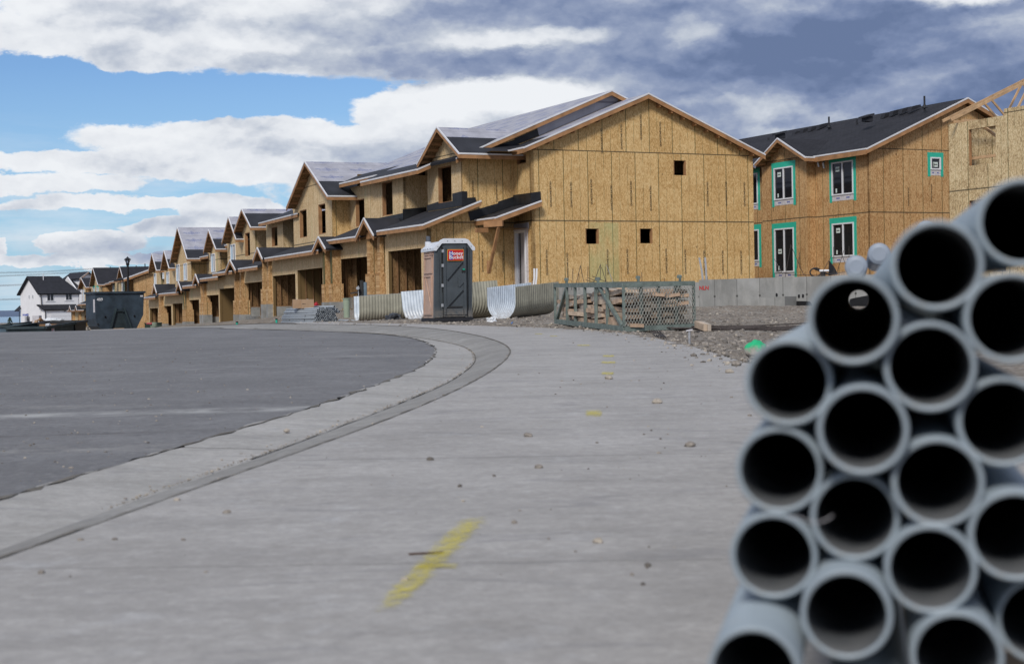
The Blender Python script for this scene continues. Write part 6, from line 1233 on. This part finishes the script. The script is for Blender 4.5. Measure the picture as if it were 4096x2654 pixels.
for lab, u0, u1, v0, v1, Y, st in (('leftmost green utility box beside the young shrub', 11, 38, 1303, 1319, 175, 1), ('green utility box at the foot of the street sign', 80, 104, 1301, 1318, 170, 1), ('small dark green box in front of the far kerb below the street sign', 77, 104, 1323, 1331, 120, 0), ('green utility box left of the pale green tubs', 579, 608, 1294, 1315, 104, 0), ('green utility box right of the pale green tubs', 628, 645, 1292, 1311, 105, 0)):
    k = Y/f; p0 = P(u0, v1, Y); w_, h_ = (u1-u0)*k, (v1-v0)*k+.3; q = Loc(p0-U_*.3, .15); BX = thing('utility_box', lab, 'utility box', p0, 'green utility boxes'); m = MB(); m.box(q(w_/2, .3, h_/2), q.x*w_/2, q.y*.3, (0, 0, h_/2), GBX); m.build('box_body', BX); m = MB(); m.box(q(w_/2, .28, h_+.02), q.x*(w_/2+.03), q.y*.34, (0, 0, .03), GBX); m.build('lid', BX)
    if st: m = MB(); m.box(q(w_*.62, -.01, h_*.55), q.x*w_*.12, q.y*.006, (0, 0, .07), PAPER); m.build('sticker', BX)
for lab, u, v, r_, h_ in (('taller pale green tub between the green utility boxes', 619, 1314, .15, .42), ('short pale green tub leaning before the taller one', 611, 1315, .13, .22)):
    p0 = P(u, v, 102); m = MB(); m.tube(p0, p0+U_*h_, r_, PGN, 14, r2=r_*1.1); tag(m.build('tub', loc=p0), lab, 'tub')
lump('cloth', 'faded red cloth lying on the green utility box by the tubs', 'cloth', (588, 1288, 612, 1296), 103.5, plain('faded_red', (.38, .08, .09), .8), 31, dep=.2)
p0 = P(6, 1324, 110); m = MB()
for i in range(24):
    a, b = 2*pi*i/24, 2*pi*(i+1)/24; m.tube(p0+V((.30*cos(a), 0, .30*sin(a)-.1)), p0+V((.30*cos(b), 0, .30*sin(b)-.1)), .09, BLK, 8)
tag(m.build('tyre', loc=p0), 'black tyre cut off by the left edge', 'tyre')
LEAF = plain('leaves', (.035, .060, .025), .7, .4, 3.); SHR = thing('shrub', 'young dark green shrub beside the leftmost utility box', 'shrub', P(40, 1306, 178)); sb = P(40, 1308, 178); m = MB()
for i in range(420):
    hgt = random.random()**.9; rr_ = .42*(1-hgt)**.7+.05; a = random.uniform(0, 2*pi); p = sb+V((rr_*random.random()**.5*cos(a), rr_*random.random()**.5*sin(a), .05+hgt*1.05)); d1 = V((random.uniform(-1, 1), random.uniform(-1, 1), random.uniform(-.4, 1))).normalized()*.075; d2 = d1.orthogonal().normalized()*.03; m.face([p-d1, p+d2, p+d1, p-d2], LEAF)
m.build('crown', SHR); m = MB(); m.tube(sb-U_*.2, sb+U_*.9, .02, LUMD, 5); m.build('trunk', SHR)
tag_k = MB(); tag_k.prism([P(-300, 1326, 135), P(118, 1321, 135), P(118, 1326, 135), P(-300, 1333, 135)], (0, 1., .05), CONC); tag(tag_k.build('kerb', loc=P(0, 1325, 135)), kind='structure')
tag_k = MB(); a, b = P(-300, 1320, 150), P(118, 1315, 150); tag_k.prism([a, b, b-U_*.05, a-U_*.05], (0, 1.4, .03), CONC); tag(tag_k.build('pavement', loc=a), kind='structure')
WIRE = plain('wire', (.10, .10, .11), .6, .05)
for lab, pts in (('uppermost thin power line at the left sky', [(-400, 1093), (0, 1089), (180, 1085), (420, 1070)]), ('second power line from the top, just below the uppermost', [(-400, 1109), (0, 1102), (180, 1094), (420, 1081)]), ('third power line, ending behind the white house roof', [(-400, 1144), (0, 1140), (100, 1136), (220, 1131)]), ('lowest power line, meeting the white house wall', [(-400, 1198), (0, 1196), (100, 1193), (200, 1190)])):
    PW_ = thing('power_line', lab, 'power line', P(pts[0][0], pts[0][1], 420), 'power lines'); 
    for s in (0, 3.5): m = MB(); m.poly_tube([P(a, b+s, 420) for a, b in pts], .045, WIRE, 5); m.build('wire', PW_)
# ================================================================ the pipe stack in the foreground
PVC = pvcm('grey_pvc', (.27, .32, .36)); PVI = plain('shaded_pvc_bore', (.15, .17, .195), .6, .3, 9., c2=(.21, .215, .22), spec=.25); dv = (P(3442, 1172, 8.)-P(3442, 1172, 1.)).normalized(); RP = .0545  # bore is the same plastic, its inside shade painted in by darker colour
stack = [(4090, 888, 1.93, 'cut by the right edge, topmost pipe of the foreground stack'), (3748, 1061, 1.88, 'top end on the slope of the stack, between the topmost pipe and the see-through one'), (3412, 1277, 1.88, 'see-through pipe with daylight at its far end, high on the left slope of the stack'), (3154, 1529, 1.95, 'pipe beside the green sprayed boulder, upper left corner of the stack'),
 (4045, 1271, 1.86, 'cut by the right edge, directly below the topmost pipe'), (3720, 1466, 1.88, 'dusty pipe right below the see-through one, touching it'), (4012, 1686, 1.88, 'cut by the right edge, third pipe down that edge'), (3451, 1719, 1.88, 'pipe below the see-through one, right of the two left edge pipes'), (3117, 1879, 1.96, 'second pipe down the left edge of the stack'),
 (3751, 1928, 1.88, 'pipe in the middle of the stack, below the dusty one'), (3420, 2066, 1.93, 'recessed pipe with a thin thread hanging across its mouth'), (4062, 2142, 1.86, 'cut by the right edge, fourth pipe down that edge'), (3094, 2222, 1.96, 'third pipe down the left edge of the stack'), (3723, 2276, 1.88, 'lower middle pipe, above the one cut by the bottom edge'),
 (3386, 2458, 1.87, 'jutting pipe near the bottom, its upper side showing above the rim'), (3015, 2690, 1.83, 'bottom left pipe jutting far out, cut by the bottom edge'), (3828, 2625, 1.86, 'cut by the bottom edge, below the lower middle pipe'), (4165, 2482, 1.93, 'mostly outside the right edge, lowest one there'), (3480, 2840, 1.95, 'only its top side showing at the bottom edge between two mouths')]
for u, v, Y, lab in stack:
    p0 = P(u, v, Y); m = MB(); m.hollow(p0, p0+dv*6.1, RP, RP-.0068, PVC, 64, PVI); tag(m.build('pipe', loc=p0), lab if 'pipe' in lab else 'pipe '+lab, 'pipe', 'grey plastic pipes stacked in the foreground')
WHP = plain('white_cap', (.27, .31, .37), .5, .05)
for u, v, Y, lab in ((3425, 1066, 7.9, 'left one of two pale capped pipe ends above the see-through pipe'), (3516, 1016, 8.0, 'right one of two pale capped pipe ends above the stack slope'), (3706, 925, 8.2, 'pale capped pipe end peeping over the slope left of the topmost pipe')):
    rr_ = .057; p0 = P(u, v, Y); m = MB(); m.tube(p0, p0+dv*2.2, rr_, WHP, 40); m.tube(p0-dv*.012, p0, rr_*.9, WHP, 40, r2=rr_); m.tube(p0-dv*.02, p0-dv*.012, rr_*.6, WHP, 40, r2=rr_*.9); tag(m.build('pipe', loc=p0), lab, 'pipe', 'pipes of the stack behind')
RODS = plain('crib_wood', (.22, .17, .12), .8, .2)
for Y0, lab in ((3.7, 'timber crib under the near half of the pipe stack'), (6.2, 'timber crib under the far end of the pipe stack')):
    c = P(3600, 2700, 1.88)+dv*(Y0-1.88); sd = V((dv.y, -dv.x, 0)); g0 = base(c.x, c.y)+.08; zt_ = c.z-.10; m = MB(); nl = 4
    for i in range(nl):
        zc = g0+(zt_-g0)*(i+.5)/nl; hz_ = (zt_-g0)/nl/2-.002
        if i % 2: 
            for s in (-.15, .15): m.box(V((c.x, c.y, zc))+sd*(s+.12), dv*.3, sd*.05, (0, 0, hz_), RODS)
        else:
            for s in (-.2, .2): m.box(V((c.x, c.y, zc))+dv*s+sd*.12, sd*.22, dv*.05, (0, 0, hz_), RODS)
    tag(m.build('timber_crib', loc=(c.x, c.y, g0)), lab, 'timber crib')
th_ = [P(3330+i*14, 2070-6*sin(i*.9)-(i*i*.35 if i > 3 else 0), 1.90) for i in range(0)]
pts = [P(u, v, 1.90) for u, v in ((3150, 2063), (3200, 2068), (3235, 2085), (3270, 2088), (3305, 2078), (3330, 2060))]; tubeo('thread', 'thin pale thread hanging across the mouth of the recessed pipe', 'thread', pts, .0006, PAPER, None, 5)
# ================================================================ stones and paint on the concrete
STN = [plain('stone_grey', (.235, .21, .185), .9, .3, 20.), plain('stone_pale', (.36, .32, .27), .9, .25, 20.), plain('stone_dark', (.14, .125, .11), .9, .3, 20.)]
big = [((2393, 2166), .024, 1, 'largest pale stone on the near sidewalk, left of the lower pipes'), ((1619, 2318), .017, 1, 'pale stone lying on the lower left part of the yellow paint streak'), ((908, 2048), .020, 0, 'grey stone by itself on the near sidewalk left of the paint streak'), ((708, 1996), .018, 1, 'brownish stone just right of the kerb line near the left'), ((2112, 1741), .032, 0, 'grey stone in the middle of the sidewalk below the faint paint mark'), ((2155, 1868), .026, 0, 'dark topped stone near the cross joint of the sidewalk'), ((2434, 1511), .05, 1, 'flat stone right below the lowest of the three yellow dabs'), ((2628, 1607), .045, 1, 'flat pale stone alone right of the yellow dabs'), ((2760, 1781), .036, 0, 'rounded stone in the scatter of stones nearest the pipes'), ((1147, 1721), .028, 1, 'pale stone lying in the gutter'), ((2946, 1457), .07, 0, 'dark stone at the sidewalk edge beside the topmost left pipe'), ((2918, 1485), .05, 1, 'cream stone right below the dark one at the sidewalk edge'), ((1720, 1836), .024, 2, 'small brown stone near the kerb right of the tyre marks'), ((322, 2157), .015, 0, 'small dark stone in the lower left of the sidewalk'), ((460, 2155), .014, 2, 'tiny dark stone low on the left sidewalk')]
for i, ((u, v), r_, mi, lab) in enumerate(big):
    p0 = Gp(u, v+6); m = rock('stone', p0-U_*.003, r_*.8, STN[mi], i*1.7, .62, 3 if r_ > .03 else 2); tag(m.build('stone', loc=p0), lab, 'stone', 'stones on the concrete')
def scatter(name, label, n, fn, rmin, rmax, mats, seed, lv=1):
    import bmesh
    rnd = random.Random(seed); bm = bmesh.new(); bmesh.ops.create_icosphere(bm, subdivisions=lv, radius=1); pv = [v_.co.copy() for v_ in bm.verts]; pf = [tuple(x.index for x in f_.verts) for f_ in bm.faces]; bm.free(); m = MB()
    for i in range(n):
        x, y, z = fn(rnd); r_ = rmin*(rmax/rmin)**(rnd.random()**2.2); a = rnd.uniform(0, 6.3); sx, sy, sz = rnd.uniform(.7, 1.3), rnd.uniform(.6, 1.1), rnd.uniform(.4, .8); ca, sa = cos(a), sin(a); vs = []
        for c in pv:
            k = 1+.3*mn.noise(c*1.3+V((i*.77, 0, 0))); X, Y_, Z_ = c.x*r_*sx*k, c.y*r_*sy*k, c.z*r_*sz*k; vs.append(V((x+X*ca-Y_*sa, y+X*sa+Y_*ca, z+Z_+r_*sz*.45)))
        m.raw(vs, pf, mats[rnd.randrange(len(mats))])
    o = m.build(name, loc=(0, 0, 0)); tag(o, label, 'gravel', kind='stuff'); return o
def f_side(r):
    y = 4.5*(38/4.5)**r.random(); x = lerp(XB(y), XS(y), r.random()**.6); return x, y, base(x, y)+.082
def f_road(r):
    y = 7*(40/7)**r.random(); x = XA(y)-r.random()**.8*min(14, y*.42); return x, y, base(x, y)+.004
def f_gut(r):
    y = 7*(36/7)**r.random(); e = r.random(); x = (XF(y)-.04*r.random() if e < .45 else XA(y)+r.uniform(-.10, .06) if e < .85 else lerp(XA(y), XF(y), r.random())) if r.random() < .75 else XB(y)+r.uniform(-.02, .07); return x, y, (base(x, y)-.012 if x < XF(y)+.05 else base(x, y)+.075)
def f_dirt(r):
    y = 17*(56/17)**(r.random()**.75); x = XS(y)+.03+r.random()**1.25*max(5, y*.27); return x, y, groundz(x, y)-.01
def f_dirtL(r):
    y = r.uniform(37, 58); x = lerp(XS(min(y, 43))-2, y*.05, r.random()); return x, y, max(groundz(x, y), gz(x, y))-.01
def f_left(r):
    y = r.uniform(160, 215); x = -y*r.uniform(.265, .34); return x, y, base(x, y)
def f_edge(r):
    y = 14*(34/14)**r.random(); x = XS(y)+abs(r.gauss(0, .25))*(-1 if r.random() < .5 else 1); return x, y, base(x, y)+.08
scatter('gravel', 'small stones scattered on the sidewalk', 420, f_side, .003, .016, STN, 1); scatter('gravel', 'grit and pebbles on the asphalt', 1300, f_road, .004, .015, STN, 2); scatter('gravel', 'grit gathered along gutter and kerb', 2200, f_gut, .003, .011, STN[:2], 3)
scatter('rubble', 'rubble on the dirt before the foundation wall', 11000, f_dirt, .010, .06, STN+[STN[2], STN[0], STN[0]], 4); scatter('rubble', 'rubble around the toilet and the conduits', 1800, f_dirtL, .012, .045, STN, 5); scatter('rubble', 'rubble on the lot by the far utility boxes', 700, f_left, .05, .35, STN, 6); scatter('gravel', 'gravel spilled along the sidewalk edge', 500, f_edge, .006, .04, STN, 7)
YEL = sprayp('yellow_spray', (.68, .58, .07))
def mark(pix, name='paint_marking'):
    pts = [Gp(u, v, .0) for u, v in pix]; n = 10; vs, uvs = [], []; m = MB()
    for j in range(n+1):
        for i in range(5):
            a = pts[0].lerp(pts[3], j/n); b = pts[1].lerp(pts[2], j/n); p = a.lerp(b, i/4); p.z = gz(p.x, p.y)+.0065; vs.append(p); uvs.append((i/4, j/n))
    for j in range(n):
        for i in range(4):
            idx = [j*5+i, j*5+i+1, (j+1)*5+i+1, (j+1)*5+i]; m.face([vs[k] for k in idx], YEL, [uvs[k] for k in idx])
    o = m.build(name, loc=pts[0]); tag(o, kind='structure')
mark([(1360, 2520), (1570, 2520), (2050, 2040), (1830, 2040)]); mark([(1640, 2254), (1640, 2288), (1860, 2288), (1860, 2254)])
for (u, v, a, b) in ((2434, 1425, 32, 8), (2434, 1451, 40, 9), (2430, 1495, 34, 12), (2375, 1656, 44, 26), (2334, 1382, 36, 5), (2215, 1345, 22, 3), (2155, 1336, 22, 3)): mark([(u-a, v+b), (u-a, v-b), (u+a, v-b), (u+a, v+b)])
m = MB(); p0, p1 = Gp(1635, 2222), Gp(1775, 2218); m.beam(p0+U_*.006, p1+U_*.006, .012, .004, plain('dead_leaf', (.09, .05, .03), .8)); tag(m.build('twig', loc=p0), 'dark flat twig lying across the yellow paint streak', 'twig')
# ---------------------------------------------------------------- tidy
for o in bpy.data.objects: fin(o)
